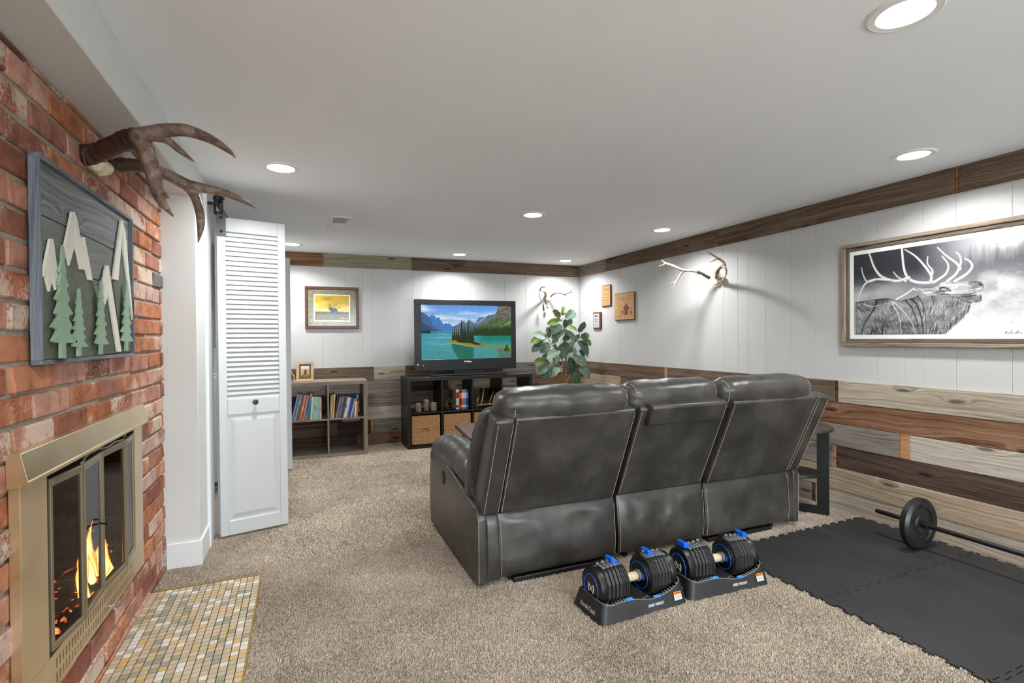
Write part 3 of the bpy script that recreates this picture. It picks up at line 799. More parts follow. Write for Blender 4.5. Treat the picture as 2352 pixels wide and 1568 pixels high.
# ================================================================== MOUNTAIN WALL ART
FX = -.641
art = thing('wall_art', 'blue grey framed wooden mountain and pine tree art hanging on the brick wall', 'wall art', (XB, 2.145, 1.137))
def paint_wood(name, col, bm=.5):
    return barn(name, [c*.55 for c in col], col, [min(1, c*1.45) for c in col], bmp=bm, weather=col, wamt=.1)
blu = barn('blue_grey_frame', srgb(76,80,88), srgb(108,114,122), srgb(136,142,150), weather=srgb(114,119,127))
AY0, AY1, AZ0, AZ1 = 1.735, 2.556, 1.137, 1.703
def slat(name, c, size, rot, mat, parent):
    me = MB().box(-size[0]/2, size[0]/2, -size[1]/2, size[1]/2, -size[2]/2, size[2]/2).mesh(name, bevel=.001)
    o = link(name, me, mat, parent, Vector(c)-wloc(parent)); o.rotation_euler = rot; return o
yc, zc = (AY0+AY1)/2, (AZ0+AZ1)/2
dx = FX-XB-.005
slat('frame_rail', (XB+.005+dx/2, yc, AZ1-.006), (AY1-AY0, dx, .012), (0,0,PI/2), blu, art)
slat('frame_rail', (XB+.005+dx/2, yc, AZ0+.006), (AY1-AY0, dx, .012), (0,0,PI/2), blu, art)
slat('frame_stile', (XB+.005+dx/2, AY0+.006, zc), (AZ1-AZ0-.024, .012, dx), (0,PI/2,0), blu, art)
slat('frame_stile', (XB+.005+dx/2, AY1-.006, zc), (AZ1-AZ0-.024, .012, dx), (0,PI/2,0), blu, art)
gyw = [barn('art_plank_%d' % i, [c*.5 for c in k], k, [min(1, c*1.6) for c in k], weather=[c*1.2 for c in k], wamt=.3, bmp=.8) for i, k in enumerate((srgb(128,130,131), srgb(118,121,115), srgb(130,130,126), srgb(110,114,106)))]
ze = [AZ0+.012, 1.285, 1.41, 1.545, AZ1-.012]
for i in range(4):
    slat('plank', (-.658, yc, (ze[i]+ze[i+1])/2), (AY1-AY0-.024, .008, ze[i+1]-ze[i]-.003), (0,0,PI/2), gyw[3-i], art)
def cut(pts, x0, x1, name, mat, parent=None, bev=.0008):
    """a flat wooden cut-out; pts in the pixels of a 3.015x crop at (60,330)"""
    poly = []
    for u, v_ in pts:
        p = at(60+u/3.015, 330+v_/3.015, 0, (x0+x1)/2); poly.append((min(max(p.y, AY0+.013), AY1-.013), min(max(p.z, AZ0+.013), AZ1-.013)))
    return MB().prism(poly, 'x', x0, x1).build(name, mat, parent or art, bevel=bev)
whm = plain('white_stained_wood', srgb(222,218,204), .7, var=.06, vs=60)
olv = plain('olive_grey_wood', srgb(94,98,84), .8, var=.22, vs=26, bmp=.3, bs=80)
olv2 = plain('dark_olive_wood', srgb(80,84,72), .8, var=.22, vs=26, bmp=.3, bs=80)
cut([(100,920),(165,665),(235,1000),(262,1490),(92,1502)], -.654, -.649, 'mountain', olv)
cut([(240,1010),(322,480),(415,880),(500,1465),(250,1488)], -.654, -.6485, 'mountain', olv)
cut([(390,680),(470,1000),(600,1455),(490,1467),(408,880)], -.654, -.650, 'mountain', olv2)
cut([(525,1000),(556,850),(660,1445),(500,1462)], -.654, -.6485, 'mountain', olv2)
cut([(600,960),(662,540),(752,1230),(752,1432),(660,1442)], -.654, -.650, 'mountain', olv)
cut([(158,657),(182,660),(222,965),(200,1015),(178,925),(155,1025),(128,920),(105,918)], -.649, -.643, 'snow_cap', whm)
cut([(310,470),(332,470),(333,700),(292,845),(262,700)], -.6485, -.6425, 'snow_cap', whm)
cut([(326,470),(345,510),(410,875),(372,870),(335,690)], -.6485, -.642, 'snow_cap', whm)
cut([(383,645),(400,648),(455,948),(425,942),(408,880),(378,700)], -.650, -.644, 'snow_cap', whm)
cut([(548,842),(566,843),(655,1440),(628,1440),(565,1040),(542,1115),(528,940)], -.6485, -.642, 'snow_cap', whm)
cut([(652,530),(668,535),(632,945),(595,938)], -.650, -.643, 'snow_cap', whm)
cut([(664,540),(682,610),(750,1180),(748,1222),(668,730)], -.650, -.643, 'snow_cap', whm)
grn = plain('sage_green_paint', srgb(138,166,138), .6, var=.05, vs=30)
def pine(cx, top, bot, hw, n):
    """jagged pine silhouette in crop pixels"""
    tr = (bot-top)*.14; tb = bot-tr; Lf, Rt = [], []
    for i in range(n):
        a = top+(tb-top)*i/n; b_ = top+(tb-top)*(i+1)/n; w1 = hw*((i+1)/n)**1.05
        wi = hw*(i/n)*.45+3
        Rt += [(cx+wi, a+(b_-a)*.25), (cx+w1*(.82 if i % 2 else 1), b_-(b_-a)*.02), (cx+w1*.62, b_+(b_-a)*.04)]
        Lf += [(cx-wi, a+(b_-a)*.15), (cx-w1*(1 if i % 2 else .8), b_-(b_-a)*.10), (cx-w1*.6, b_+(b_-a)*.02)]
    tw = hw*.17
    return [(cx, top)]+Rt+[(cx+tw, tb+4), (cx+tw, bot), (cx-tw, bot), (cx-tw, tb+4)]+Lf[::-1]
for cx, top, bot, hw, n in ((250,700,1486,100,7), (364,1000,1472,62,7), (517,945,1458,52,7), (693,955,1434,46,7)):
    cut(pine(cx, top, bot, hw, n), -.6415, -.634, 'pine_tree', grn)

# ================================================================== ANTLERS
def antler_mat(nm, dark, mid, light, rough_bump):
    m, nt, b = new_mat(nm); b.inputs['Roughness'].default_value = .5
    v = coords(nt); n = noise(nt, v, 28, 4, .6, .5); n2 = noise(nt, v, 150, 3)
    lk(nt, ramp(nt, [(.3, dark), (.52, mid), (.75, light)], n).outputs[0], b.inputs['Base Color'])
    bump(nt, b, mth(nt, 'ADD', n, mth(nt, 'MULTIPLY', n2, .6)), rough_bump, .005); return m
AB = antler_mat('brown_antler', srgb(72,52,42), srgb(122,100,86), srgb(166,146,128), .5)
ABD = antler_mat('rough_dark_antler', srgb(36,20,14), srgb(70,42,30), srgb(100,66,50), 1.0)
AP = antler_mat('pale_antler', srgb(120,98,82), srgb(178,156,136), srgb(222,208,190), .4)
BONE = antler_mat('bone', srgb(178,164,134), srgb(214,202,172), srgb(232,224,200), .3)
FAT = 1.22
def beam(mb, pts, plane, seg=10, n=5, warty=0.0, sd=0):
    """pts: (px, py, plane value, radius) -> tapering tube"""
    P = []
    for u, v_, d, r in pts:
        q = at(u, v_, plane, d); P.append((q.x, q.y, q.z, r))
    C = spline(P, n); r_ = random.Random(sd)
    mb.tube([c[:3] for c in C], [max(.0012, c[3]*FAT*(1+r_.uniform(-warty, warty))) for c in C], seg)
    return mb
an = thing('antler_mount', 'dark brown deer antlers mounted on the brick wall above the mountain art', 'antlers', at(215,375,0,XB))
sk = MB()
for (u, v_, Yv, r) in ((200,352,2.14,.028),(208,372,2.16,.032),(222,384,2.20,.030),(236,386,2.25,.026)):
    q = at(u, v_, 1, Yv); sk.lathe([(.3*r,-r),(.8*r,-.6*r),(r,0),(.8*r,.6*r),(.3*r,r)], (max(q.x, XB+.024), q.y, q.z), 'x', 14)
sk.build('skull_plate', BONE, an, smooth='auto')
mb = MB()
beam(mb, [(196,357,2.14,.030),(222,352,2.12,.026),(255,338,2.09,.025),(290,322,2.06,.026),(318,316,2.04,.027)], 1, 12, 6, .10, 3)
mb.build('antler_base', ABD, an, smooth=True)
mb = MB()
beam(mb, [(308,318,2.045,.026),(345,307,2.02,.021),(385,299,2.0,.018),(430,300,1.98,.016),(485,320,1.97,.012),(525,346,1.96,.007),(541,362,1.96,.0015)], 1)
beam(mb, [(360,312,2.02,.016),(385,322,2.02,.011),(415,347,2.02,.008),(447,372,2.02,.0015)], 1)
beam(mb, [(312,318,2.045,.022),(335,345,2.03,.022),(348,385,2.02,.020),(358,425,2.01,.018),(372,462,2.0,.013),(398,497,1.99,.0015)], 1)
beam(mb, [(362,432,2.01,.012),(375,444,2.01,.008),(389,455,2.01,.0015)], 1)
beam(mb, [(292,326,2.08,.014),(312,350,2.11,.010),(325,372,2.14,.004)], 1)
mb.build('antler_beam', AB, an, smooth=True)
mb = MB()
beam(mb, [(240,382,2.27,.024),(262,381,2.30,.021),(300,379,2.34,.021),(335,384,2.38,.020),(362,392,2.40,.019)], 1, 12, 6, .10, 5)
mb.build('antler_base', ABD, an, smooth=True)
mb = MB()
beam(mb, [(352,389,2.39,.0195),(390,404,2.41,.018),(430,424,2.43,.019),(470,433,2.44,.016),(520,444,2.44,.013),(560,462,2.44,.008),(591,480,2.44,.0015)], 1)
beam(mb, [(425,422,2.43,.017),(445,446,2.42,.015),(458,482,2.41,.014),(461,520,2.40,.011),(455,557,2.39,.0015)], 1)
mb.build('antler_beam', AB, an, smooth=True)
w_ = MB(); q1, q2, q3 = at(196,340,0,XB+.02), at(190,352,0,XB+.03), at(200,395,0,XB+.01)
w_.tube([q1, q2, q3], .0012, 5).build('hanging_wire', plain('steel_wire', (.5,.5,.5), .3, metal=1), an)
MB().obox(at(196,338,0,XB+.012), (.024, .02, .012), Matrix.Identity(3)).build('hook', MAT['black'], an)

FAT = 1.0
ar = thing('antler_mount', 'pale branching antlers on the white right wall casting long curved shadows', 'antlers', (XR, 3.47, 1.72))
sk = MB()
for (u, v_, xv, r) in ((1640,625,3.375,.030),(1648,634,3.365,.036),(1655,640,3.375,.034),(1645,648,3.385,.026),(1640,658,3.39,.016)):
    q = at(u, v_, 0, xv); sk.lathe([(.3*r,-r*.6),(.8*r,-.4*r),(r,0),(.8*r,.4*r),(.3*r,r*.6)], q, 'x', 14)
sk.build('skull_plate', BONE, ar, smooth='auto')
mb = MB()
beam(mb, [(1630,638,3.36,.015),(1622,634,3.33,.013),(1612,628,3.29,.012),(1600,623,3.25,.011)], 0, 10, 6, .12, 2)
beam(mb, [(1646,638,3.36,.015),(1647,628,3.30,.015),(1652,617,3.25,.013),(1660,611,3.195,.011)], 0, 10, 6, .12, 4)
beam(mb, [(1606,626,3.27,.006),(1602,629,3.28,.004),(1598,632,3.28,.001)], 0)
mb.build('antler_base', AB, ar, smooth=True)
mb = MB()
beam(mb, [(1601,623.5,3.255,.011),(1586,621.5,3.215,.0105),(1572,621,3.175,.011),(1562,618,3.15,.0105),(1549,611.5,3.12,.011),(1535,606.5,3.09,.0105),(1527,603.5,3.07,.008),(1520,597,3.06,.0015)], 0)
beam(mb, [(1529,605,3.072,.007),(1522,609,3.06,.005),(1513,610.5,3.05,.0015)], 0)
beam(mb, [(1572,621,3.175,.010),(1565,628,3.16,.0095),(1558,640,3.14,.0085),(1551,652,3.12,.007),(1546,667,3.10,.0015)], 0)
beam(mb, [(1555,645,3.13,.007),(1545,650,3.11,.0045),(1532,655,3.09,.0012)], 0)
beam(mb, [(1659,611.5,3.20,.011),(1665,612,3.17,.011),(1664,604,3.14,.010),(1656,597,3.11,.010),(1646,591,3.09,.009),(1633,583,3.07,.006),(1619,575,3.05,.0015)], 0)
beam(mb, [(1650,593,3.10,.007),(1641,597,3.085,.0055),(1629,603,3.07,.0012)], 0)
beam(mb, [(1664,610,3.16,.009),(1668,622,3.14,.009),(1666,635,3.12,.0075),(1658,648,3.10,.006),(1648,658,3.09,.004),(1637,663,3.08,.0012)], 0)
mb.build('antler_beam', AP, ar, smooth=True)

ab = thing('antler_mount', 'small pale antlers on the far wall between television and plant', 'antlers', (2.92, YB, 1.69))
sk = MB()
for (u, v_, yv, r) in ((1256,668,5.92,.024),(1257,677,5.905,.032),(1258,686,5.91,.030),(1257,692,5.925,.022)):
    q = at(u, v_, 1, yv); sk.lathe([(.3*r,-r*.6),(.8*r,-.4*r),(r,0),(.8*r,.4*r),(.3*r,r*.6)], q, 'y', 14)
sk.build('skull_plate', BONE, ab, smooth='auto')
mb = MB()
beam(mb, [(1265,681,5.90,.014),(1269,677,5.87,.013),(1275,673,5.83,.012),(1286,672,5.78,.012),(1296,674.5,5.73,.013),(1304,673,5.69,.012),(1311,668.5,5.66,.009),(1317.5,660,5.63,.0015)], 1)
beam(mb, [(1310,669,5.665,.008),(1313,670,5.65,.006),(1317,673,5.63,.0015)], 1)
beam(mb, [(1295,674.5,5.735,.011),(1299,680,5.72,.010),(1300,687,5.71,.010),(1297.5,696,5.70,.003)], 1)
beam(mb, [(1253,680,5.90,.015),(1253,674,5.84,.014),(1250,669,5.78,.012),(1245,667,5.72,.011),(1241,668,5.67,.009),(1242,662,5.64,.008),(1247,658.7,5.61,.007),(1254,660,5.58,.004),(1255,666,5.57,.0015)], 1)
beam(mb, [(1241,668,5.67,.009),(1239,675,5.65,.009),(1240,683,5.63,.008),(1244,689,5.61,.006),(1250,693.5,5.60,.002)], 1)
mb.build('antler_beam', AP, ab, smooth=True)
mb = MB(); beam(mb, [(1248,694,5.86,.003),(1248,702,5.85,.010),(1249,711,5.85,.010),(1249,715,5.85,.003)], 1)
mb.build('hanging_tine', ABD, ab, smooth=True)
q = at(1257.5,704.5,1,5.88); r = .019
MB().lathe([(.002,-r),(.6*r,-.8*r),(r,0),(.6*r,.8*r),(.002,r)], q, 'z', 12).tube([(q.x, q.y, q.z+r), (q.x, q.y, q.z+.055)], .0012, 5).build('pendant', plain('tan_pendant', srgb(196,158,112), .6, var=.2), ab, smooth=True)
# ================================================================== SOFA
def leather():
    m, nt, b = new_mat('grey_brown_leather'); b.inputs['Specular IOR Level'].default_value = .55
    v = coords(nt); n = noise(nt, v, 5.5, 3, .55); n2 = noise(nt, v, 420, 2, .6); n3 = noise(nt, v, 18, 2, .5)
    f = mth(nt, 'ADD', mth(nt, 'MULTIPLY', n, .75), mth(nt, 'MULTIPLY', n3, .25))
    lk(nt, ramp(nt, [(.3, srgb(46,43,41)), (.5, srgb(60,57,54)), (.7, srgb(78,74,70))], f).outputs[0], b.inputs['Base Color'])
    b.inputs['Roughness'].default_value = .36
    bump(nt, b, mth(nt, 'ADD', mth(nt, 'MULTIPLY', n2, .3), mth(nt, 'MULTIPLY', n, .8)), .22, .003); return m
MAT['leather'] = leather()
MAT['thread'] = plain('pale_thread', srgb(196,184,166), .8)
sofa = thing('sofa', 'dark grey leather three seat reclining sofa seen from behind with pale stitching', 'sofa', (1.815, 2.75, 0))
def wrinkle(p, amp, fs, sd):
    return mnoise.noise(Vector(p)*fs+Vector((sd, sd*1.3, 0)))*amp + mnoise.noise(Vector(p)*fs*2.7+Vector((0, sd, sd)))*amp*.4
def slab(name, prof, x0, x1, bev=.014, seg=3, parent=None):
    return MB().prism(prof, 'x', x0, x1).build(name, MAT['leather'], parent or sofa, smooth='auto', bevel=bev, seg=seg)
def sheet(name, x0, x1, prof, th, nx=26, nz=16, amp=.004, fs=7, sd=1, bow=.01, pucker=None):
    """soft upholstered panel: prof = polyline (y,z) of its outer face from bottom to top, th = thickness towards +y"""
    C = spline([(y_, z_) for y_, z_ in prof], 8); C = [C[int(round(i*(len(C)-1)/nz))] for i in range(nz+1)]
    front = []; back = []
    for j, (y_, z_) in enumerate(C):
        for i in range(nx+1):
            u = i/nx; w = j/nz
            e = (1-abs(2*u-1)**8)*(1-abs(2*w-1)**8)
            x_ = x0+(x1-x0)*u
            d = wrinkle((x_, y_*.3, z_), amp, fs, sd)*e + bow*e
            if pucker: d += pucker(u, w)*e
            front.append((x_, y_-d+.012*(1-e)*.5, z_)); back.append((x_, y_+th, z_))
    n = nx+1; N = len(front); fs_ = []
    for j in range(nz):
        for i in range(nx):
            a = j*n+i; fs_.append((a, a+1, a+n+1, a+n)); fs_.append((N+a, N+a+n, N+a+n+1, N+a+1))
    for i in range(nx): fs_ += [(i, N+i, N+i+1, i+1), (nz*n+i, nz*n+i+1, N+nz*n+i+1, N+nz*n+i)]
    for j in range(nz): fs_ += [(j*n, (j+1)*n, N+(j+1)*n, N+j*n), (j*n+nx, N+j*n+nx, N+(j+1)*n+nx, (j+1)*n+nx)]
    return MB().add(front+back, fs_).build(name, MAT['leather'], sofa, smooth='auto')
def stitch(paths, parent, r=.0014, step=.011):
    mb = MB()
    for P in paths:
        C = spline(P, 12) if len(P) > 2 else [np.array(P[0])*(1-t)+np.array(P[1])*t for t in np.linspace(0, 1, 40)]
        C = [Vector(c) for c in C]; acc = 0.0; cur = C[0]; on = True; start = cur
        i = 1
        while i < len(C):
            seg = C[i]-cur
            if acc+seg.length >= step*(.62 if on else .38):
                need = step*(.62 if on else .38)-acc; cur = cur+seg.normalized()*need
                if on: mb.tube([start, cur], r, 5)
                on = not on; start = cur; acc = 0
            else: acc += seg.length; cur = C[i]; i += 1
    return mb.build('stitching', MAT['thread'], parent)
seats = [(.868, 1.508, 0.0, 'L'), (1.545, 2.108, .018, 'M'), (2.132, 2.776, 0.0, 'R')]
UP = [(2.308,.345),(2.285,.36),(2.078,.832),(2.084,.846),(2.15,.866),(2.40,.42),(2.38,.36)]
def shift(prof, d): return [(y_+d, z_) for y_, z_ in prof]
for x0, x1, d, nm in seats:
    tp = .014 if nm == 'L' else 0
    up = slab('back_panel', shift(UP, d), x0, x1-.004)
    amp = {'L': .008, 'M': .013, 'R': .010}[nm]
    lo = sheet('lower_back_panel', x0-.004, x1+.012, shift([(2.292,.045),(2.283,.12),(2.290,.24),(2.304,.350)], d*.3), .05, amp=amp, fs=6 if nm != 'M' else 8, sd=ord(nm),
               pucker=(lambda u, w: .010*math.sin(u*19+w*3)*w*(1-w)) if nm == 'M' else (lambda u, w: .007*math.sin(u*9+w*7)*w))
    # stitching along both vertical edges
    ed = []
    for xx in (x0+.007, x1-.011):
        ed.append([(xx, 2.2815+d, .365), (xx, 2.1790+d, .595), (xx, 2.0755+d, .830)])
    stitch(ed, up)
    stitch([[(x0+.004, 2.284+d*.3, .06), (x0+.004, 2.279+d*.3, .15), (x0+.004, 2.293+d*.3, .33)], [(x1+.004, 2.284+d*.3, .06), (x1+.004, 2.279+d*.3, .15), (x1+.004, 2.293+d*.3, .33)]], lo)
# fold-down flap at the top of the middle back
slab('back_flap', [(2.112,.748),(2.092,.754),(2.050,.842),(2.056,.858),(2.12,.872),(2.16,.80)], 1.585, 2.060, .012)
# headrests
def headrest(x0, x1, yc, zc, a, b_, sd, seam):
    nx, nr = 40, 34; R_ = []
    for i in range(nx+1):
        u = i/nx; x_ = x0+(x1-x0)*u; e = abs(2*u-1)
        s_ = (1-e**7)**.45 if e < 1 else 0.0
        s_ = max(s_, .05); ring = []
        for k in range(nr):
            th = 2*PI*k/nr; cs, sn = math.cos(th), math.sin(th)
            q = 2.6; r_ = (abs(cs)**q+abs(sn)**q)**(-1/q)
            puck = .0045*math.sin(th*9+sd)*(math.exp(-abs(x_-(x0+seam))/.022)+math.exp(-abs(x_-(x1-.035))/.022))
            groove = -.006*(math.exp(-((x_-(x0+seam))/.006)**2)+math.exp(-((x_-(x1-.03))/.006)**2))
            w = wrinkle((x_, cs*.1, sn*.1), .007, 9, sd)
            rr = 1+(puck+groove+w)/a
            yy, zz = a*r_*cs*s_*rr, b_*r_*sn*s_*rr
            ring.append((x_, yc+yy*.96-zz*.22, zc+zz+yy*.20))
        R_.append(ring)
    o = MB().rings(R_).build('headrest', MAT['leather'], sofa, smooth=True)
    paths = []
    for xx in (x0+seam, x1-.03):
        P = []
        e = abs(2*(xx-x0)/(x1-x0)-1); sc_ = (1-e**7)**.45*(1-.006/a)+.0022/a
        for k in range(3, 15):
            th = PI*.30+PI*.95*k/14; cs, sn = math.cos(th), math.sin(th); r_ = (abs(cs)**2.6+abs(sn)**2.6)**(-1/2.6)
            yy, zz = a*r_*cs*sc_, b_*r_*sn*sc_
            P.append((xx, yc+yy*.96-zz*.22, zc+zz+yy*.20))
        paths.append(P)
    stitch(paths, o, .0017, .013)
headrest(.788, 1.497, 2.160, .884, .090, .086, 1.0, .080)
headrest(1.482, 2.078, 2.182, .892, .088, .080, 2.2, .050)
headrest(2.056, 2.770, 2.162, .886, .090, .084, 3.1, .055)
# wings at both ends of the back
WG = [(2.308,.345),(2.285,.362),(2.078,.826),(2.086,.842),(2.165,.862),(2.43,.44),(2.40,.36)]
for x0, x1, side in ((.772, .863, -1), (2.781, 2.872, 1)):
    w_ = slab('back_wing', WG, x0, x1)
    xe = x0+.006 if side < 0 else x1-.006
    paths = [[(x1-.006 if side < 0 else x0+.006, 2.2815, .367), (x1-.006 if side < 0 else x0+.006, 2.1780, .595), (x1-.006 if side < 0 else x0+.006, 2.0755, .824)]]
    paths.append([(x0+.014 if side < 0 else x1-.014, 2.2815, .367), (x0+.014 if side < 0 else x1-.014, 2.178, .595), (x0+.014 if side < 0 else x1-.014, 2.0755, .824)])
    stitch(paths, w_)
    # padded bolster in front of the wing
    xc = (x0+x1)/2-.008*(-side)
    C = spline([(2.47,.40,.060),(2.42,.52,.068),(2.35,.66,.068),(2.29,.76,.066),(2.235,.83,.055),(2.20,.865,.03)], 5); R_ = []
    for i, (yy, zz, rr) in enumerate(C):
        ring = []
        for k in range(20):
            th = 2*PI*k/20; rp = rr*(1+.05*math.sin(7*th+i)+(.12*math.sin(i*2.0) if i > 17 else 0))
            ring.append((xc+.066*math.cos(th)*(rp/.068), yy+rp*math.sin(th)*.85, zz+rp*math.sin(th)*.52))
        R_.append(ring)
    MB().rings(R_).build('side_bolster', MAT['leather'], sofa, smooth=True)
# arms
for xo, xi, s_ in ((.748, .80, 1), (2.874, 2.822, -1)):
    prof = [(2.283,.028),(2.283,.345),(2.33,.395),(2.46,.41),(2.75,.47),(3.05,.50),(3.20,.47),(3.24,.36),(3.245,.12),(3.22,.028)]
    sp_ = slab('arm_side', prof, min(xo, xi), max(xo, xi), .012)
    stitch([[(xo+.010*s_, 2.2815, .04), (xo+.010*s_, 2.2815, .19), (xo+.010*s_, 2.2815, .335)]], sp_)
    xa, xb2 = (xi-.002, .866) if s_ > 0 else (2.782, xi+.002)
    sheet('arm_back', xa, xb2, [(2.290,.035),(2.286,.15),(2.292,.26),(2.303,.345)], .05, 8, 12, .003, 9, 4, .004)
    # ruched pad along the arm top
    C = spline([(2.38,.435,.06),(2.5,.50,.085),(2.7,.535,.092),(2.95,.53,.092),(3.12,.495,.088),(3.22,.42,.07),(3.25,.34,.03)], 8); R_ = []
    xm = (xo+.075*s_)
    for i, (yy, zz, rr) in enumerate(C):
        ring = []; fold = 1+.045*math.sin(i*1.75)+.02*math.sin(i*3.1)
        for k in range(22):
            th = 2*PI*k/22
            ring.append((xm+.088*math.cos(th)*(rr/.092)*fold, yy+.25*rr*math.sin(th), zz+rr*math.sin(th)*(fold if math.sin(th) > 0 else 1)))
        R_.append(ring)
    MB().rings(R_).build('arm_pad', MAT['leather'], sofa, smooth=True)
rc = at(1018,1095,0,.748)
hd = MB().lathe([(.012,-.005),(.034,-.005),(.042,0),(.034,.004)], (.746, rc.y, rc.z), 'x', 20).build('release_cup', plain('black_plastic_cup', (.015,.015,.016), .45), sofa, smooth='auto')
# seats, inner backs, front panels (towards the television)
for x0, x1, d, nm in seats:
    sheet('seat_front', x0, x1, [(3.20,.07),(3.215,.2),(3.19,.33)], -.04, 14, 10, .004, 6, 3)
    R_ = []
    for i in range(13):
        u = i/12; x_ = x0+(x1-x0)*u; s_ = (1-abs(2*u-1)**8)**.4 if 0 < u < 1 else .1
        ring = []
        for k in range(24):
            th = 2*PI*k/24; cs, sn = math.cos(th), math.sin(th); r_ = (abs(cs)**4+abs(sn)**4)**-.25
            ring.append((x_, 2.85+.37*r_*cs*(.85+.15*s_), .38+.10*r_*sn*s_))
        R_.append(ring)
    MB().rings(R_).build('seat_cushion', MAT['leather'], sofa, smooth=True)
    R_ = []
    for i in range(13):
        u = i/12; x_ = x0+(x1-x0)*u; s_ = (1-abs(2*u-1)**8)**.4 if 0 < u < 1 else .1
        ring = []
        for k in range(24):
            th = 2*PI*k/24; cs, sn = math.cos(th), math.sin(th); r_ = (abs(cs)**3+abs(sn)**3)**(-1/3)
            a, b_ = .085*r_*cs*s_, .25*r_*sn*(.9+.1*s_)
            ring.append((x_, 2.37+a-.42*b_+d, .63+b_*.9+.3*a))
        R_.append(ring)
    MB().rings(R_).build('inner_back_cushion', MAT['leather'], sofa, smooth=True)
blk = plain('black_frame_cloth', (.01,.01,.01), .9)
box('underframe', blk, .80, 2.82, 2.35, 3.17, .05, .33, sofa)
for yy in (2.36, 2.95):
    box('base_rail', MAT['black'], .90, 2.72, yy, yy+.035, .03, .05, sofa)
box('floor_bar', MAT['black'], .94, 1.47, 2.297, 2.33, .0, .028, sofa, bevel=.003)
box('floor_bar', MAT['black'], 2.16, 2.66, 2.300, 2.33, .0, .028, sofa, bevel=.003)
for xx in (.93, 1.47, 1.60, 2.06, 2.19, 2.68):
    box('recliner_rail', MAT['black'], xx, xx+.022, 2.33, 3.1, 0.0, .03, sofa)

# ================================================================== EXERCISE MATS
def mat_mat():
    m, nt, b = new_mat('black_foam_mat'); b.inputs['Roughness'].default_value = .62; b.inputs['Specular IOR Level'].default_value = .4
    v = coords(nt)
    n = noise(nt, v, 4, 4, .6); n2 = noise(nt, v, 40, 3, .6)
    lk(nt, ramp(nt, [(.3, srgb(30,30,31)), (.7, srgb(47,47,48))], mth(nt, 'ADD', mth(nt, 'MULTIPLY', n, .6), mth(nt, 'MULTIPLY', n2, .4))).outputs[0], b.inputs['Base Color'])
    sp = nd(nt, 'ShaderNodeSeparateXYZ'); lk(nt, v, sp.inputs[0])
    a = mth(nt, 'SINE', mth(nt, 'MULTIPLY', mth(nt, 'ADD', sp.outputs[0], sp.outputs[1]), 900.0))
    c = mth(nt, 'SINE', mth(nt, 'MULTIPLY', mth(nt, 'SUBTRACT', sp.outputs[0], sp.outputs[1]), 900.0))
    bump(nt, b, mth(nt, 'ADD', a, mth(nt, 'MULTIPLY', c, .5)), .25, .0012); return m
MAT['foam'] = mat_mat()
TS, NT, TT = .606, 8, .013
def edge(n_, sgn):
    """interlocking teeth from 0 to TS; offset to the left of travel is +"""
    st = TS/(2*NT); P = []
    for k in range(NT):
        a = st*(2*k+.5)
        P += [(a+.004*sgn, -.0085), (a-.003*sgn, .0085), (a+st+.003*sgn, .0085), (a+st-.004*sgn, -.0085)]
    return P
E0 = edge(0, 1)
def mat_tile(i, j, label):
    g = .0016
    poly = [(x_, -o) for x_, o in E0]                                     # bottom, teeth alternate about the line
    poly = [(g, g)]+[(x_, o+g) for x_, o in E0]+[(TS-g, g)]+[(TS-o-g, x_) for x_, o in E0]+[(TS-g, TS-g)]
    poly += [(x_, TS+o-g) for x_, o in E0[::-1]]+[(g, TS-g)]+[(-o+g, x_) for x_, o in E0[::-1]]
    o = MB().prism(poly, 'z', 0, TT).build('foam_tile', MAT['foam'], org=(0,0,0), bevel=.0012)
    a = math.radians(1.0); c, s_ = math.cos(a), math.sin(a)
    o.location = (2.752+i*TS*c-j*TS*s_, 1.600+i*TS*s_+j*TS*c, .0); o.rotation_euler = (0, 0, a)
    return tag(o, label, 'mat', 'interlocking black foam floor tiles')
mat_tile(-1, 0, 'black interlocking foam tile beside the dumbbells at the back of the sofa')
mat_tile(0, 0, 'black interlocking foam tile in the far corner under the barbell plate')
mat_tile(-1, -1, 'black interlocking foam tile in the second row bordering the carpet')
mat_tile(0, -1, 'black interlocking foam tile in the second row along the wood wall')
mat_tile(-1, -2, 'black interlocking foam tile bordering the carpet at the bottom right photo corner')
mat_tile(0, -2, 'black interlocking foam tile along the wood wall at the right photo edge')

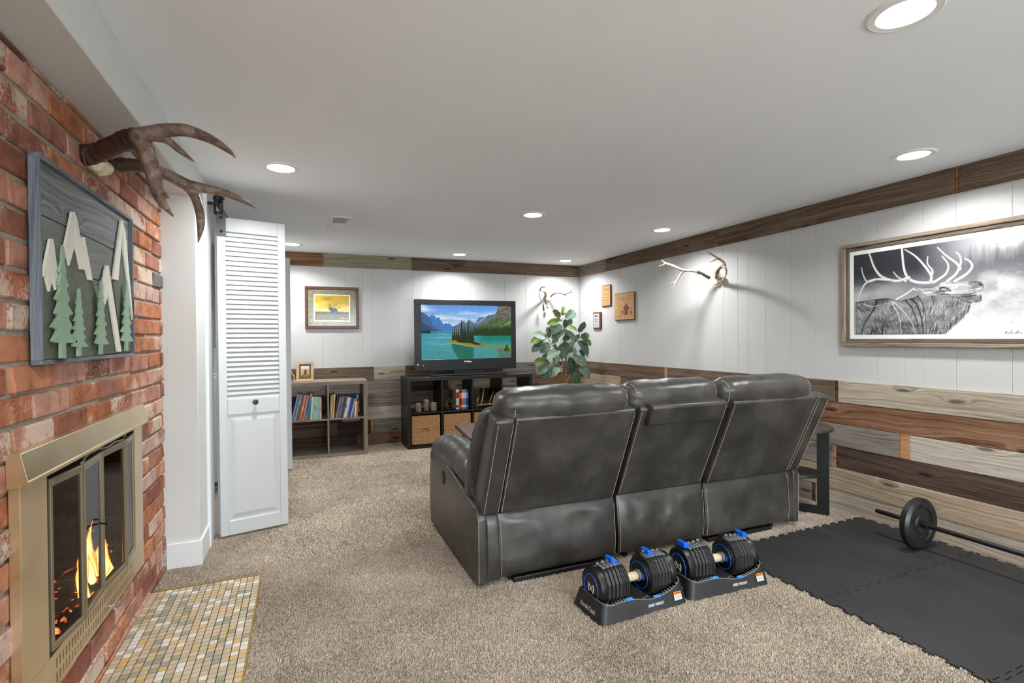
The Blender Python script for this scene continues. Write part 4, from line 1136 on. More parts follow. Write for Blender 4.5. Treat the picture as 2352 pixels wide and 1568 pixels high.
# ================================================================== BARBELL
bx_, bz_ = 3.14, .148+.005
bar = thing('barbell', 'black barbell resting on the foam mat along the wood wall', 'barbell', (bx_, 1.1, TT))
barm = plain('black_bar', (.01,.01,.011), .35, var=.1)
rub = plain('black_vinyl_plate', (.012,.012,.013), .38, var=.15, vs=40, bmp=.1, bs=120)
MB().lathe([(.011,-.02),(.0125,-.015),(.0125,1.97),(.0115,1.985)], (bx_, 0, bz_), 'y', 18).build('bar', barm, bar, smooth='auto')
PR = bz_-TT
for yc_ in (1.762, .22):
    pl = MB().lathe([(.022,-.022),(.05,-.022),(.055,-.016),(.088,-.016),(.092,-.024),(.123,-.026),(.131,-.021),(PR,-.012),(PR,.012),(.131,.021),(.123,.026),(.092,.024),(.088,.016),(.05,.016),(.022,.022)], (bx_, yc_, bz_), 'y', 56).build('plate', rub, bar, smooth='auto')
    for k in range(6):
        a = 2*PI*k/6+.3
        h_ = MB().lathe([(.0075,0),(.0075,.0012)], (bx_+.070*math.sin(a), yc_-.0172, bz_+.070*math.cos(a)), 'y', 12).build('hole', MAT['dark'], None, org=(0,0,0)); h_.parent = pl; h_.location = -wloc(bar)  # flat black disc on the plate, coloured as the shade inside a hole
    rg = MB()
    for k in range(34):
        a = PI*.62+k*.05 if k < 24 else -.5+(k-24)*.05
        if k % 4 == 3: continue
        rg.obox((bx_+.107*math.sin(a), yc_-.0255, bz_+.107*math.cos(a)), (.0022, .0016, .014), Matrix.Rotation(a, 3, 'Y'))
    e_ = rg.build('raised_marks', rub, None, org=(0,0,0)); e_.parent = pl; e_.location = -wloc(bar)
    MB().lathe([(.0135,-.05),(.020,-.048),(.020,-.028),(.0135,-.027)], (bx_, yc_, bz_), 'y', 18).build('collar', barm, bar, smooth='auto')

# ================================================================== ADJUSTABLE DUMBBELLS
blue = plain('bright_blue_plastic', srgb(10,96,220), .35)
gry = plain('mid_grey_plastic', srgb(112,114,116), .4, var=.05)
plt = plain('charcoal_plate', srgb(46,46,47), .38, var=.08)
blk2 = plain('black_plastic', srgb(15,15,16), .38, var=.1)
basem = plain('dark_tray_plastic', srgb(29,29,30), .5, var=.12, vs=20)
lgr = plain('light_grey_print', srgb(190,190,188), .6)
tapem = plain('tan_grip_tape', srgb(196,178,146), .85, var=.12, vs=60)
def dumbbell(label, loc, rotz, tab):
    t = thing('dumbbell', label, 'dumbbell', (0,0,0), 'adjustable dumbbells in their trays')
    def perim(hx, hy, n=24, r=.03):
        P = []
        for (sx, sy, a0) in ((1,-1,-PI/2),(1,1,0),(-1,1,PI/2),(-1,-1,PI)):
            for k in range(7):
                a = a0+PI/2*k/6; P.append((sx*(hx-r)+r*math.cos(a), sy*(hy-r)+r*math.sin(a)))
            nx_ = 14 if (sx, sy) in ((1,1),(-1,-1)) else 5
            q = P[-1]
            nxt = {(1,-1):(hx, hy-r), (1,1):(-hx+r, hy), (-1,1):(-hx, -hy+r), (-1,-1):(hx-r, -hy)}[(sx,sy)]
            for k in range(1, nx_): P.append((q[0]+(nxt[0]-q[0])*k/nx_, q[1]+(nxt[1]-q[1])*k/nx_))
        return P
    def ztop(x_): return .064+.014*math.cos((x_+.10)*2*PI/.32)*(.6 if x_ < 0 else 1)+.03*max(0, (abs(x_)-.17)/.05)
    def zbot(x_): return .014*math.exp(-((x_-.06)/.05)**2)
    o1, o2, i1, i2 = perim(.236,.118), perim(.216,.098), perim(.207,.090), perim(.20,.085)
    MB().rings([[(x_, y_, .022) for x_, y_ in i2], [(x_, y_, zbot(x_)) for x_, y_ in o1], [(x_, y_, ztop(x_)) for x_, y_ in o2], [(x_, y_, ztop(x_)-.002) for x_, y_ in i1], [(x_, y_, .024) for x_, y_ in i2]]).build('tray', basem, t, smooth='auto')
    lip = [(x_, y_, ztop(x_)+.001) for x_, y_ in perim(.2115,.094)]; lip.append(lip[0])
    MB().tube(lip, .0022, 6).build('tray_lip', gry, t, smooth=True)
    saddle = MB().prism([(-.06,.022),(-.06,.05),(-.03,.062),(0,.056),(.03,.066),(.06,.05),(.06,.022)], 'y', -.085, .085).build('saddle', basem, t, bevel=.004)
    zc_ = .118
    def deca(ry, rz, n=10, ph=PI/10): return [(ry*math.cos(2*PI*k/n+ph), zc_+rz*math.sin(2*PI*k/n+ph)) for k in range(n)]
    for s_ in (-1, 1):
        xs_ = [.062,.071,.080,.089,.099,.117,.136,.155]; wd = [.006,.006,.006,.007,.014,.015,.015,.016]
        for q, (xa, w_) in enumerate(zip(xs_, wd)):
            r_ = .092-.0004*max(0, q-4)**2
            MB().prism(deca(r_*.93, r_), 'x', s_*xa, s_*(xa+w_)).build('weight_plate', plt, t, bevel=.0015)
            MB().obox((s_*(xa+w_/2), -.01, zc_+r_*.955), (w_*.96, .052, .006), Matrix.Identity(3)).build('plate_cap', gry, t, bevel=.001)
        MB().lathe([(.062,s_*.060),(.062,s_*.180)], (0, 0, zc_), 'x', 20).build('core', blk2, t)
        ends = MB().lathe([(.080,s_*.173),(.082,s_*.178),(.079,s_*.203),(.068,s_*.206)], (0, 0, zc_), 'x', 28).build('end_cap', blk2, t, smooth='auto')
        rgp = [(s_*.2065, .052*math.cos(a), zc_-.006+.058*math.sin(a)) for a in np.linspace(0, 2*PI, 33)]
        rr_ = MB().tube(rgp, .0022, 6).build('blue_ring', blue, None, org=(0,0,0)); rr_.parent = ends
        MB().lathe([(.072,s_*.052),(.072,s_*.062)], (0, 0, zc_), 'x', 24).build('inner_disc', blk2, t, smooth='auto')
        rgp = [(s_*.0515, .058*math.cos(a), zc_+.058*math.sin(a)) for a in np.linspace(0, 2*PI, 33)]
        MB().tube(rgp, .0016, 6).build('blue_ring', blue, t)
        MB().obox((s_*.05, -.028, zc_+.0), (.004, .016, .024), Matrix.Identity(3)).build('lock_button', blue, t, bevel=.002)
        # selector rail with small knobs and the blue slide
        MB().prism([(-s_*0+.062*s_,zc_+.080),(.19*s_,zc_+.070),(.195*s_,zc_+.082),(.062*s_,zc_+.096)], 'y', .005, .045).build('selector_rail', blk2, t, bevel=.003)
        for k in range(4):
            xk = s_*(.085+.027*k)
            MB().lathe([(.008,-.002),(.0075,.004),(.004,.007)], (xk, .012, zc_+.095-.003*k), 'z', 10).build('selector_knob', gry, t, smooth='auto')
        xt = s_*tab
        MB().prism([(-.014,-.006),(.014,-.006),(.016,.008),(.004,.02),(-.014,.02)], 'y', -.022, .034).build('selector_slide', blue, t, bevel=.003).location = (xt, 0, zc_+.088)
        for k in range(9): MB().obox((s_*(.07+.0145*k), -.088, ztop(s_*(.07+.0145*k))+.003), (.006, .012, .008), Matrix.Identity(3)).build('slot_tooth', gry, t)
        MB().obox((s_*.075, -.091, ztop(s_*.075)+.005), (.034, .014, .005), Matrix.Identity(3)).build('slot_marker', plain('pale_blue_marker', srgb(60,150,235), .5) if 'pale_blue_marker' not in bpy.data.materials else bpy.data.materials['pale_blue_marker'], t)
    MB().lathe([(.014,-.056),(.0165,-.05),(.0165,.05),(.014,.056)], (0, 0, zc_), 'x', 20).build('handle', plain('steel_handle', (.45,.45,.45), .3, metal=1), t, smooth='auto')
    MB().lathe([(.0175,-.045),(.0195,-.035),(.0185,-.01),(.0200,.012),(.0185,.036)], (0, 0, zc_), 'x', 20).build('grip_tape', tapem, t, smooth=True)
    MB().lathe([(.026,.036),(.023,.052)], (0, 0, zc_), 'x', 20).build('handle_collar', gry, t, smooth='auto')
    # crossed-loop emblem on both ends
    for s_ in (-1, 1):
        em = MB()
        for k in (-1, 1):
            P = [(s_*.208, -(.020*k*math.sin(a)), zc_-.006+.020*math.sin(2*a)*.6) for a in np.linspace(0, 2*PI, 33)]
            em.tube(P, .0024, 5)
            em.tube([(s_*.208, -.018*k, zc_-.024), (s_*.208, .018*k, zc_+.012)], .0024, 5)
        em.build('emblem', lgr, t)
    # print on the tray
    tilt = math.atan2(.02, .058)
    text_mesh('tray_lettering', 'SPEED WEIGHT', .0155, lgr, t, (.055, -.1118, .034), (PI/2-tilt, 0, 0), squeeze=.8, bold=.0004)
    text_mesh('tray_lettering', 'NordicTrack', .024, lgr, t, (-.2295, -.005, .036), (PI/2-tilt, 0, -PI/2), squeeze=.9, bold=.0003)
    st = MB().obox((0,0,0), (.042, .0008, .034), Matrix.Identity(3)).build('warning_sticker', lgr, t, org=(0,0,0)); st.location = (.176, -.1103, .045); st.rotation_euler = (-tilt, 0, 0)
    s2 = MB().obox((0,0,0), (.042, .0008, .012), Matrix.Identity(3)).build('orange_band', plain('orange_print', srgb(236,120,24), .6) if 'orange_print' not in bpy.data.materials else bpy.data.materials['orange_print'], None, org=(0,0,0)); s2.parent = st; s2.location = (0, -.0004, .0112)
    tw = text_mesh('sticker_lettering', '\u25B2WARNING', .0085, blk2, None, (0, -.0010, .0112), (PI/2, 0, 0), squeeze=.75); tw.parent = st
    for k in range(3):
        ln = MB().obox((0,0,0), (.034, .0004, .0012), Matrix.Identity(3)).build('sticker_line', gry, None, org=(0,0,0)); ln.parent = st; ln.location = (0, -.0005, .0-.005*k)
    t.location = loc; t.rotation_euler = (0, 0, rotz)
    return t
dumbbell('left black adjustable dumbbell with blue slides in its tray behind the sofa', (1.352, 1.925, 0), math.radians(2.5), .10)
dumbbell('right black adjustable dumbbell with blue slides, its tray beside the foam mat', (1.838, 1.925, 0), math.radians(-2.5), .175)
# ================================================================== SMALL TABLES
dkw = wood('dark_walnut', srgb(44,34,30), srgb(86,70,62), 0, .45)
dkx = wood('brown_table_top', srgb(62,40,34), srgb(104,74,64), 1, .4)
st_ = thing('side_table', 'round dark wood side table with black flat metal frame beside the sofa', 'table', (3.10, 2.45, 0))
MB().lathe([(.186,.568),(.19,.571),(.19,.589),(.186,.592)], (3.10, 2.45, 0), 'z', 48).build('table_top', dkw, st_, smooth='auto')
MB().lathe([(.147,.268),(.15,.271),(.15,.283),(.147,.286)], (3.07, 2.47, 0), 'z', 40).build('shelf', MAT['black'], st_, smooth='auto')
pa, pb = Vector((3.205, 2.325, 0)), Vector((3.02, 2.60, 0)); dv = (pb-pa).normalized(); ang = math.atan2(dv.y, dv.x)
rot = Matrix.Rotation(ang, 3, 'Z')
for q, nm in ((pa+dv*.035, 'leg'), (pb-dv*.035, 'leg')):
    MB().obox((q.x, q.y, .284), (.07, .014, .568), rot).build(nm, MAT['black'], st_, bevel=.001)
mid = (pa+pb)/2
MB().obox((mid.x, mid.y, .03), ((pb-pa).length-.14, .014, .06), rot).build('base_rail', MAT['black'], st_, bevel=.001)
MB().obox((mid.x, mid.y, .56), ((pb-pa).length-.14, .014, .016), rot).build('top_rail', MAT['black'], st_, bevel=.001)
ct = thing('coffee_table', 'brown wooden coffee table in front of the sofa, mostly hidden', 'table', (1.75, 3.97, 0))
MB().prism([(1.152,3.66),(2.35,3.60),(2.43,4.22),(1.219,4.292)], 'z', .415, .452).build('table_top', dkx, ct, bevel=.003)
for x_, y_ in ((1.22,3.74),(2.28,3.69),(2.34,4.13),(1.28,4.2)):
    box('leg', MAT['black'], x_-.02, x_+.02, y_-.02, y_+.02, 0, .415, ct, bevel=.002)

# ================================================================== BOOKCASE AND BOOKS
oak = wood('grey_oak_x', srgb(112,98,84), srgb(152,138,122), 0, .55)
oakz = wood('grey_oak_z', srgb(112,98,84), srgb(152,138,122), 2, .55)
BX0, BX1, BY0, BY1, BH = -.148, .622, 5.48, 5.868, .769
bc = thing('bookcase', 'grey oak two by two cube bookcase filled with thin books', 'bookcase', ((BX0+BX1)/2, (BY0+BY1)/2, 0))
box('top_board', oak, BX0, BX1, BY0, BY1, BH-.038, BH, bc, bevel=.001)
box('bottom_board', oak, BX0, BX1, BY0, BY1, 0, .038, bc, bevel=.001)
for x_ in (BX0, BX1-.038): box('side_board', oakz, x_, x_+.038, BY0, BY1, .038, BH-.038, bc, bevel=.001)
bm_ = (BX0+BX1)/2
box('divider', oakz, bm_-.008, bm_+.008, BY0, BY1, .038, BH-.038, bc, bevel=.0008)
for x0, x1 in ((BX0+.038, bm_-.008), (bm_+.008, BX1-.038)): box('shelf', oak, x0, x1, BY0, BY1, .3765, .3925, bc, bevel=.0008)
SHZ = .3925
pagem = plain('paper_pages', srgb(226,220,206), .9, var=.05, vs=90)
BCOL = {}
def bcol(c):
    if c not in BCOL:
        BCOL[c] = plain('book_%d_%d_%d' % c, srgb(*c), .45, var=.10, vs=40, rand=3.0)
    return BCOL[c]
ORD = ['first','second','third','fourth','fifth','sixth','seventh','eighth','ninth','tenth','eleventh','twelfth','thirteenth','fourteenth','fifteenth','sixteenth','seventeenth','eighteenth','nineteenth','twentieth','twenty-first','twenty-second','twenty-third','twenty-fourth']
def book(x, y0, z, th, h, d, c, lean, label, group, stripe=None):
    t = thing('book', label, 'book', (x, y0, z), group)
    cv = MB().box(0, th, 0, .0015, 0, h).box(0, .0016, .0015, d, 0, h).box(th-.0016, th, .0015, d, 0, h).build('cover', bcol(c), None, org=(0,0,0)); cv.parent = t
    pg = MB().box(.0016, th-.0016, .0015, d-.004, .002, h-.003).build('pages', pagem, None, org=(0,0,0)); pg.parent = t
    if stripe:
        for (a, b_, sc) in stripe:
            s_ = MB().box(.0003, th-.0003, -.0004, .0, h*a, h*b_).build('spine_print', bcol(sc), None, org=(0,0,0)); s_.parent = t
    t.rotation_euler = (0, lean, 0)
    return t
def shelf_row(x0, x1, z, y0, specs, where, group):
    """specs: (colour name, rgb, thickness, height, lean degrees); packed from the left"""
    x = x0
    for i, (nm, c, th, h, ln) in enumerate(specs):
        a = math.radians(ln)
        r_ = random.Random(i*7+len(where)); sc = [(226,222,210), (236,200,60), (40,70,140), (200,60,50)][r_.randrange(4)]
        k = r_.uniform(.35, .6)
        sc = tuple(int(.55*a_+.45*b2) for a_, b2 in zip(sc, c)); q_ = r_.random(); stripe = [(k, k+.2, sc)] if q_ < .3 else [(.88,.92,sc)] if q_ < .5 else None
        book(x, y0+r_.uniform(0, .015), z+math.sin(a)*th, th, h, .20+r_.uniform(-.02,.03), c, a, '%s thin book, %s from the left %s' % (nm, ORD[i], where), group, stripe)
        x += th/math.cos(a)+.0012
    return x
A_ = [('blue',(96,150,190),.014,.265,13),('violet',(110,90,150),.012,.262,13),('pale green',(150,176,140),.010,.262,13),('dark green',(60,110,80),.010,.258,13),
      ('crimson',(140,40,70),.018,.258,12),('orange',(214,130,40),.018,.25,12),('red',(190,60,50),.010,.252,12),('lilac',(150,140,180),.016,.246,11),('maroon',(110,40,50),.008,.25,11),('mustard',(206,150,50),.014,.262,11),
      ('dark teal',(30,90,100),.012,.226,5),('teal',(40,120,150),.016,.226,4),('white',(214,220,220),.014,.230,4),('sky blue',(120,180,205),.018,.226,3),('lime yellow',(196,200,70),.018,.228,2),('red topped pale blue',(150,190,200),.018,.224,2),('aqua',(100,170,180),.014,.220,1),('cream',(224,214,190),.010,.222,0),('grey',(150,150,150),.008,.21,0)]
shelf_row(BX0+.041, 0, SHZ, BY0+.012, A_, "in the bookcase's left compartment", 'children\'s books in the left compartment')
B_ = [('green',(90,140,90),.009,.234,3),('yellow',(214,180,60),.009,.236,3),('orange',(200,110,50),.010,.246,3),('cream',(220,205,175),.012,.242,4),('black',(36,34,36),.012,.22,9),('grey',(150,150,155),.010,.21,12),
      ('red',(190,50,50),.015,.212,12),('jade',(60,150,130),.013,.212,12),('navy',(40,50,100),.018,.208,12),('purple',(120,50,120),.012,.208,12),('pale yellow',(226,206,140),.014,.204,12),('white',(222,222,226),.018,.202,12),('royal blue',(30,80,170),.020,.196,12),
      ('dark grey',(70,72,80),.010,.19,13),('silver',(190,192,196),.010,.19,14),('bright blue',(50,140,200),.014,.232,15),('dark red',(140,36,40),.011,.168,9),('ivory',(226,216,196),.014,.162,5),('tan',(196,160,120),.010,.162,4),('brick red',(180,60,44),.012,.164,2)]
shelf_row(bm_+.011, 0, SHZ, BY0+.012, B_, "in the bookcase's right compartment", 'children\'s books in the right compartment')
pf = thing('photo_frame', 'small light wood photo frame leaning on top of the bookcase', 'photo frame', (.04, 5.66, BH))
lw2 = wood('light_frame_wood', srgb(168,132,94), srgb(206,174,136), 0, .5)
def rect_frame(name, parent, W_, H_, bw, th, mat, bev=.0015, inset=0):
    """picture frame rails in the local xz plane, front at y=0, depth +y"""
    for (x0, x1, z0, z1, n) in ((0,W_,H_-bw,H_,'rail'),(0,W_,0,bw,'rail'),(0,bw,bw,H_-bw,'stile'),(W_-bw,W_,bw,H_-bw,'stile')):
        box(name+'_'+n, mat, x0, x1, 0, th, z0, z1, None, bevel=bev, org=(0,0,0)).parent = parent
def hash01(ix, iy, seed): 
    n = (ix*374761393+iy*668265263+seed*1442695041) & 0xffffffff
    n = ((n ^ (n >> 13))*1274126177) & 0xffffffff
    return ((n ^ (n >> 16)) & 0xffff)/65535.0
class Canvas:
    """a small painted print: colours are stored on the vertices of a flat grid"""
    def __init__(s, w, h):
        s.w, s.h = w, h
        s.u, s.v = np.meshgrid((np.arange(w)+.5)/w, (np.arange(h)+.5)/h); s.a = np.zeros((h, w, 3)); s.asp = w/h
    def fbm(s, fu, fv, seed, octv=4, rough=.55):
        out = np.zeros_like(s.u); amp = 1.0; tot = 0
        for o in range(octv):
            X_ = s.u*fu*2**o+seed*7.1; Y_ = s.v*fv*2**o+seed*3.7
            ix, iy = np.floor(X_).astype(np.int64), np.floor(Y_).astype(np.int64); fx, fy = X_-ix, Y_-iy
            fx, fy = fx*fx*(3-2*fx), fy*fy*(3-2*fy)
            h = lambda a, b_: hash01(a, b_, seed+o)
            out += amp*((h(ix,iy)*(1-fx)+h(ix+1,iy)*fx)*(1-fy)+(h(ix,iy+1)*(1-fx)+h(ix+1,iy+1)*fx)*fy); tot += amp; amp *= rough
        return out/tot
    def put(s, mask, col):
        col = np.asarray(col, float)/255.0; m = np.clip(mask, 0, 1)[..., None]; s.a = s.a*(1-m)+col*m
    def mask(s, poly):
        """antialiased even-odd polygon in uv (v up)"""
        acc = np.zeros_like(s.u); n = len(poly)
        for du, dv_ in ((-.25,-.25),(.25,-.25),(-.25,.25),(.25,.25)):
            U, V = s.u+du/s.w, s.v+dv_/s.h; ins = np.zeros(U.shape, bool)
            for i in range(n):
                x0, y0 = poly[i]; x1, y1 = poly[(i+1) % n]
                if y0 == y1: continue
                ins ^= ((y0 > V) != (y1 > V)) & (U < (x1-x0)*(V-y0)/(y1-y0)+x0)
            acc += ins
        return acc/4
    def line(s, pts, w0, w1=None):
        """soft stroke; widths in v units"""
        m = np.zeros_like(s.u); w1 = w0 if w1 is None else w1; n = len(pts)-1
        for i in range(n):
            ax, ay = pts[i][0]*s.asp, pts[i][1]; bx, by = pts[i+1][0]*s.asp, pts[i+1][1]
            dx, dy = bx-ax, by-ay; t = np.clip(((s.u*s.asp-ax)*dx+(s.v-ay)*dy)/(dx*dx+dy*dy+1e-12), 0, 1)
            d = np.hypot(s.u*s.asp-ax-t*dx, s.v-ay-t*dy); w = w0+(w1-w0)*(i+t)/n
            m = np.maximum(m, np.clip((w-d)*s.h+.5, 0, 1))
        return m
    def plane(s, name, mat, parent, o, U, V):
        """o corner, U and V edge vectors, all in the parent's coordinates"""
        w, h = s.w, s.h; o, U, V = Vector(o), Vector(U), Vector(V)
        vs = [tuple(o+U*(i/(w-1))+V*(j/(h-1))) for j in range(h) for i in range(w)]
        fs = [(j*w+i, j*w+i+1, (j+1)*w+i+1, (j+1)*w+i) for j in range(h-1) for i in range(w-1)]
        me = bpy.data.meshes.new(name); me.from_pydata(vs, [], fs)
        at_ = me.color_attributes.new('Col', 'FLOAT_COLOR', 'POINT')
        c = np.clip(s.a, 0, 1); lin = np.where(c <= .04045, c/12.92, ((c+.055)/1.055)**2.4)
        at_.data.foreach_set('color', np.concatenate([lin, np.ones((h, w, 1))], 2).astype(np.float32).ravel()); me.update()
        return link(name, me, mat, parent)
def print_mat(name, emit_k=0.0, rough=.12, spec=.5, gain=1.0):
    m, nt, b = new_mat(name); ca = nd(nt, 'ShaderNodeVertexColor', layer_name='Col')
    b.inputs['Roughness'].default_value = rough; b.inputs['Specular IOR Level'].default_value = spec
    if emit_k:
        b.inputs['Base Color'].default_value = (.01,.01,.01,1); lk(nt, ca.outputs[0], b.inputs['Emission Color']); b.inputs['Emission Strength'].default_value = emit_k
    else: lk(nt, ca.outputs[0], b.inputs['Base Color'])
    return m
PRINT = print_mat('glazed_print')
rect_frame('frame', pf, .165, .205, .026, .016, lw2)
bw_ = box('inner_mat', plain('brown_photo_mat', srgb(92,74,58), .8), .026, .139, .004, .012, .026, .179, None, org=(0,0,0)); bw_.parent = pf
cv = Canvas(48, 64)
cv.put(np.ones_like(cv.u), (196,160,84)); cv.put((cv.v > .74)*1.0, (190,206,220)); cv.put((cv.fbm(6,8,3) > .55)*(cv.v < .74), (150,116,60)); 
cv.put(cv.mask([(.35,.35),(.42,.62),(.5,.72),(.6,.62),(.72,.5),(.7,.3),(.5,.22)]), (92,72,56)); cv.put(cv.mask([(.45,.55),(.48,.72),(.56,.72),(.58,.55)]), (150,70,56)); cv.put((cv.v < .25)*(cv.fbm(8,8,5) > .45), (96,96,60))
cv.plane('photograph', PRINT, pf, (.042,.0035,.046), (.081,0,0), (0,0,.113))
pf.rotation_euler = (math.radians(-14), 0, math.radians(-6)); pf.location = (-.060, 5.60, BH+.002)
stand = MB().obox((.08, .066, .085), (.05, .004, .175), Matrix.Rotation(math.radians(31), 3, 'X')).build('easel_back', blk2, None, org=(0,0,0)); stand.parent = pf
sa = MB()
for P in ([(-.135,5.62,BH+.010,.010),(-.11,5.58,BH+.012,.010),(-.06,5.56,BH+.010,.009),(-.01,5.57,BH+.008,.004)], [(-.09,5.565,BH+.012,.009),(-.075,5.56,BH+.05,.008),(-.10,5.56,BH+.10,.006),(-.112,5.56,BH+.16,.002)], [(-.125,5.60,BH+.012,.008),(-.14,5.58,BH+.05,.006),(-.125,5.57,BH+.09,.002)]):
    C = spline(P, 6); sa.tube([c[:3] for c in C], [c[3] for c in C], 8)
tag(sa.build('shed_antler', AP, smooth=True), 'small pale shed antler lying behind the photo frame on the bookcase', 'antler')

# ================================================================== TV STAND AND ITS CONTENTS
blw = wood('black_brown_veneer', srgb(20,18,17), srgb(36,33,31), 0, .42, bmp=.05)
TX0, TX1, TY0, TY1, TH = 1.035, 2.505, 5.49, 5.878, .772
ts = thing('tv_stand', 'black brown cube shelf unit under the television', 'shelf unit', ((TX0+TX1)/2, (TY0+TY1)/2, 0))
box('top_board', blw, TX0, TX1, TY0, TY1, TH-.038, TH, ts, bevel=.001)
box('bottom_board', blw, TX0, TX1, TY0, TY1, 0, .038, ts, bevel=.001)
for x_ in (TX0, TX1-.038): box('side_board', blw, x_, x_+.038, TY0, TY1, .038, TH-.038, ts, bevel=.001)
cw = (TX1-TX0-.076-3*.016)/4
cells = [TX0+.038+i*(cw+.016) for i in range(4)]
for i in range(1, 4): box('divider', blw, cells[i]-.016, cells[i], TY0, TY1, .038, TH-.038, ts, bevel=.0008)
for x_ in cells: box('shelf', blw, x_, x_+cw, TY0, TY1, .378, .394, ts, bevel=.0008)
TS_Z = .394
def wicker():
    m, nt, b = new_mat('woven_seagrass'); b.inputs['Roughness'].default_value = .85
    v = coords(nt)
    sp = nd(nt, 'ShaderNodeSeparateXYZ'); lk(nt, v, sp.inputs[0])
    ax_, az_ = mth(nt, 'ABSOLUTE', sp.outputs[0]), mth(nt, 'ABSOLUTE', sp.outputs[2])
    hor = mth(nt, 'GREATER_THAN', ax_, az_)
    sel = nd(nt, 'ShaderNodeMix'); sel.data_type = 'FLOAT'; lk(nt, hor, sel.inputs[0]); lk(nt, ax_, sel.inputs[2]); lk(nt, az_, sel.inputs[3])
    # strands run side to side left and right of centre, up and down above and below it
    n = noise(nt, v, 60, 3, .6)
    u = nd(nt, 'ShaderNodeMix'); u.data_type = 'FLOAT'; lk(nt, hor, u.inputs[0]); lk(nt, sp.outputs[0], u.inputs[2]); lk(nt, sp.outputs[2], u.inputs[3])
    s1 = mth(nt, 'SINE', mth(nt, 'MULTIPLY', mth(nt, 'ADD', u.outputs[0], mth(nt, 'MULTIPLY', n, .006)), 900.0))
    f = mth(nt, 'ADD', mth(nt, 'MULTIPLY', s1, .18), n)
    lk(nt, ramp(nt, [(.25, srgb(120,84,50)), (.5, srgb(186,142,92)), (.8, srgb(214,174,124))], f).outputs[0], b.inputs['Base Color'])
    bump(nt, b, f, .7, .004); return m
wk = wicker()
for i, lab in enumerate(('first woven seagrass basket at the left end of the tv stand', 'second woven seagrass basket in the tv stand behind the coffee table corner', 'third woven seagrass basket in the tv stand hidden behind the sofa', 'fourth woven seagrass basket at the right end of the tv stand, hidden')):
    x0 = cells[i]+.012; x1 = cells[i]+cw-.012; zc_ = .20
    b_ = thing('basket', lab, 'basket', ((x0+x1)/2, TY0+.02, zc_), 'woven baskets in the tv stand')
    b_.location = ((x0+x1)/2, TY0+.02, .0385); zc_ -= .0385
    hw = (x1-x0)/2; hh = .155
    fr = MB().box(-hw, hw, 0, .02, zc_-hh, zc_-.018).box(-hw, hw, 0, .02, zc_+.018, zc_+hh).box(-hw, -.03, 0, .02, zc_-.018, zc_+.018).box(.03, hw, 0, .02, zc_-.018, zc_+.018)
    fr.box(-hw, -hw+.02, .02, .33, zc_-hh, zc_+hh).box(hw-.02, hw, .02, .33, zc_-hh, zc_+hh).box(-hw+.02, hw-.02, .31, .33, zc_-hh, zc_+hh).box(-hw+.02, hw-.02, .02, .31, zc_-hh, zc_-hh+.015)
    fo = fr.build('basket_body', wk, None, org=(0,0,zc_), bevel=.004); fo.parent = b_; fo.location = (0, 0, zc_)
    pk = MB().box(-.032, .032, .008, .016, zc_-.02, zc_+.02).build('handle_recess', wk, None, org=(0,0,zc_)); pk.parent = b_; pk.location = (0, 0, zc_)
    rm = MB().tube([(-.03,-.002,zc_+.018),(.03,-.002,zc_+.018),(.03,-.002,zc_-.018),(-.03,-.002,zc_-.018),(-.03,-.002,zc_+.018)], .004, 6).build('handle_rim', wk, None, org=(0,0,0)); rm.parent = b_
# birch log candle holders
bark = plain('birch_bark', srgb(148,128,108), .85, var=.35, vs=30, bmp=.6, bs=60)
cutw = plain('cut_wood', srgb(206,176,136), .7, var=.12, vs=50)
for u, v_, r, h, lab in ((961,946,.034,.085,'left short birch log candle holder on the tv stand shelf'), (979,946,.032,.115,'tall birch log candle holder between two shorter ones'), (996,946,.036,.088,'right short birch log candle holder on the tv stand shelf')):
    c = at(u, v_-4, 1, TY0+.10+(.05 if h > .1 else 0))
    t = thing('candle_holder', lab, 'candle holder', (c.x, c.y, TS_Z), 'birch log candle holders')
    MB().lathe([(r*.97,0),(r,.004),(r,h-.003),(r*.98,h-.001)], (0,0,0), 'z', 20).build('bark', bark, None, smooth='auto', org=(0,0,0)).parent = t
    MB().lathe([(r*.96,h-.002),(r*.96,h+.0005)], (0,0,0), 'z', 20).build('cut_face', cutw, None, org=(0,0,0)).parent = t
    MB().lathe([(.019,h+.0004),(.019,h+.004),(.006,h+.003)], (0,0,0), 'z', 16).build('tea_light', plain('white_wax', (.8,.78,.72), .5), None, org=(0,0,0)).parent = t
# open wire sphere
ws = at(1032,928,1,TY0+.12); r = .062
wsp = thing('wire_sphere', 'open metal band sphere ornament on the tv stand shelf', 'ornament', (ws.x, ws.y, TS_Z))
gm_ = plain('champagne_metal', srgb(160,140,112), .35, metal=.8)
bmx = bmesh.new(); bmesh.ops.create_icosphere(bmx, subdivisions=1, radius=r)
bands = MB()
for e in bmx.edges:
    a, b_ = e.verts[0].co.copy(), e.verts[1].co.copy()
    if hash01(e.index, 3, 5) < .16: continue
    bands.tube([(p.x, p.y, p.z+r) for p in (a, ((a+b_)/2).normalized()*r*.97, b_)], .0026, 5)
bmx.free()
bands.build('bands', gm_, None, org=(0,0,0)).parent = wsp
# upright books
x = at(1047,920,1,TY0+.10).x
for i, (nm, c, th, h, sc) in enumerate((('white',(214,212,210),.036,.222,(170,30,30)),('black and orange',(60,44,40),.026,.214,(230,110,40)),('orange',(224,106,44),.026,.216,(240,236,224)),('light blue',(110,150,200),.024,.214,(230,232,236)),('dark blue',(44,76,140),.024,.216,(120,170,220)))):
    book(x, TY0+.09, TS_Z, th, h, .15, c, 0, '%s hardback, %s of five standing on the tv stand shelf' % (nm, ORD[i]), 'hardbacks on the tv stand', [(.55,.85,sc),(.08,.2,sc)]); x += th+.002
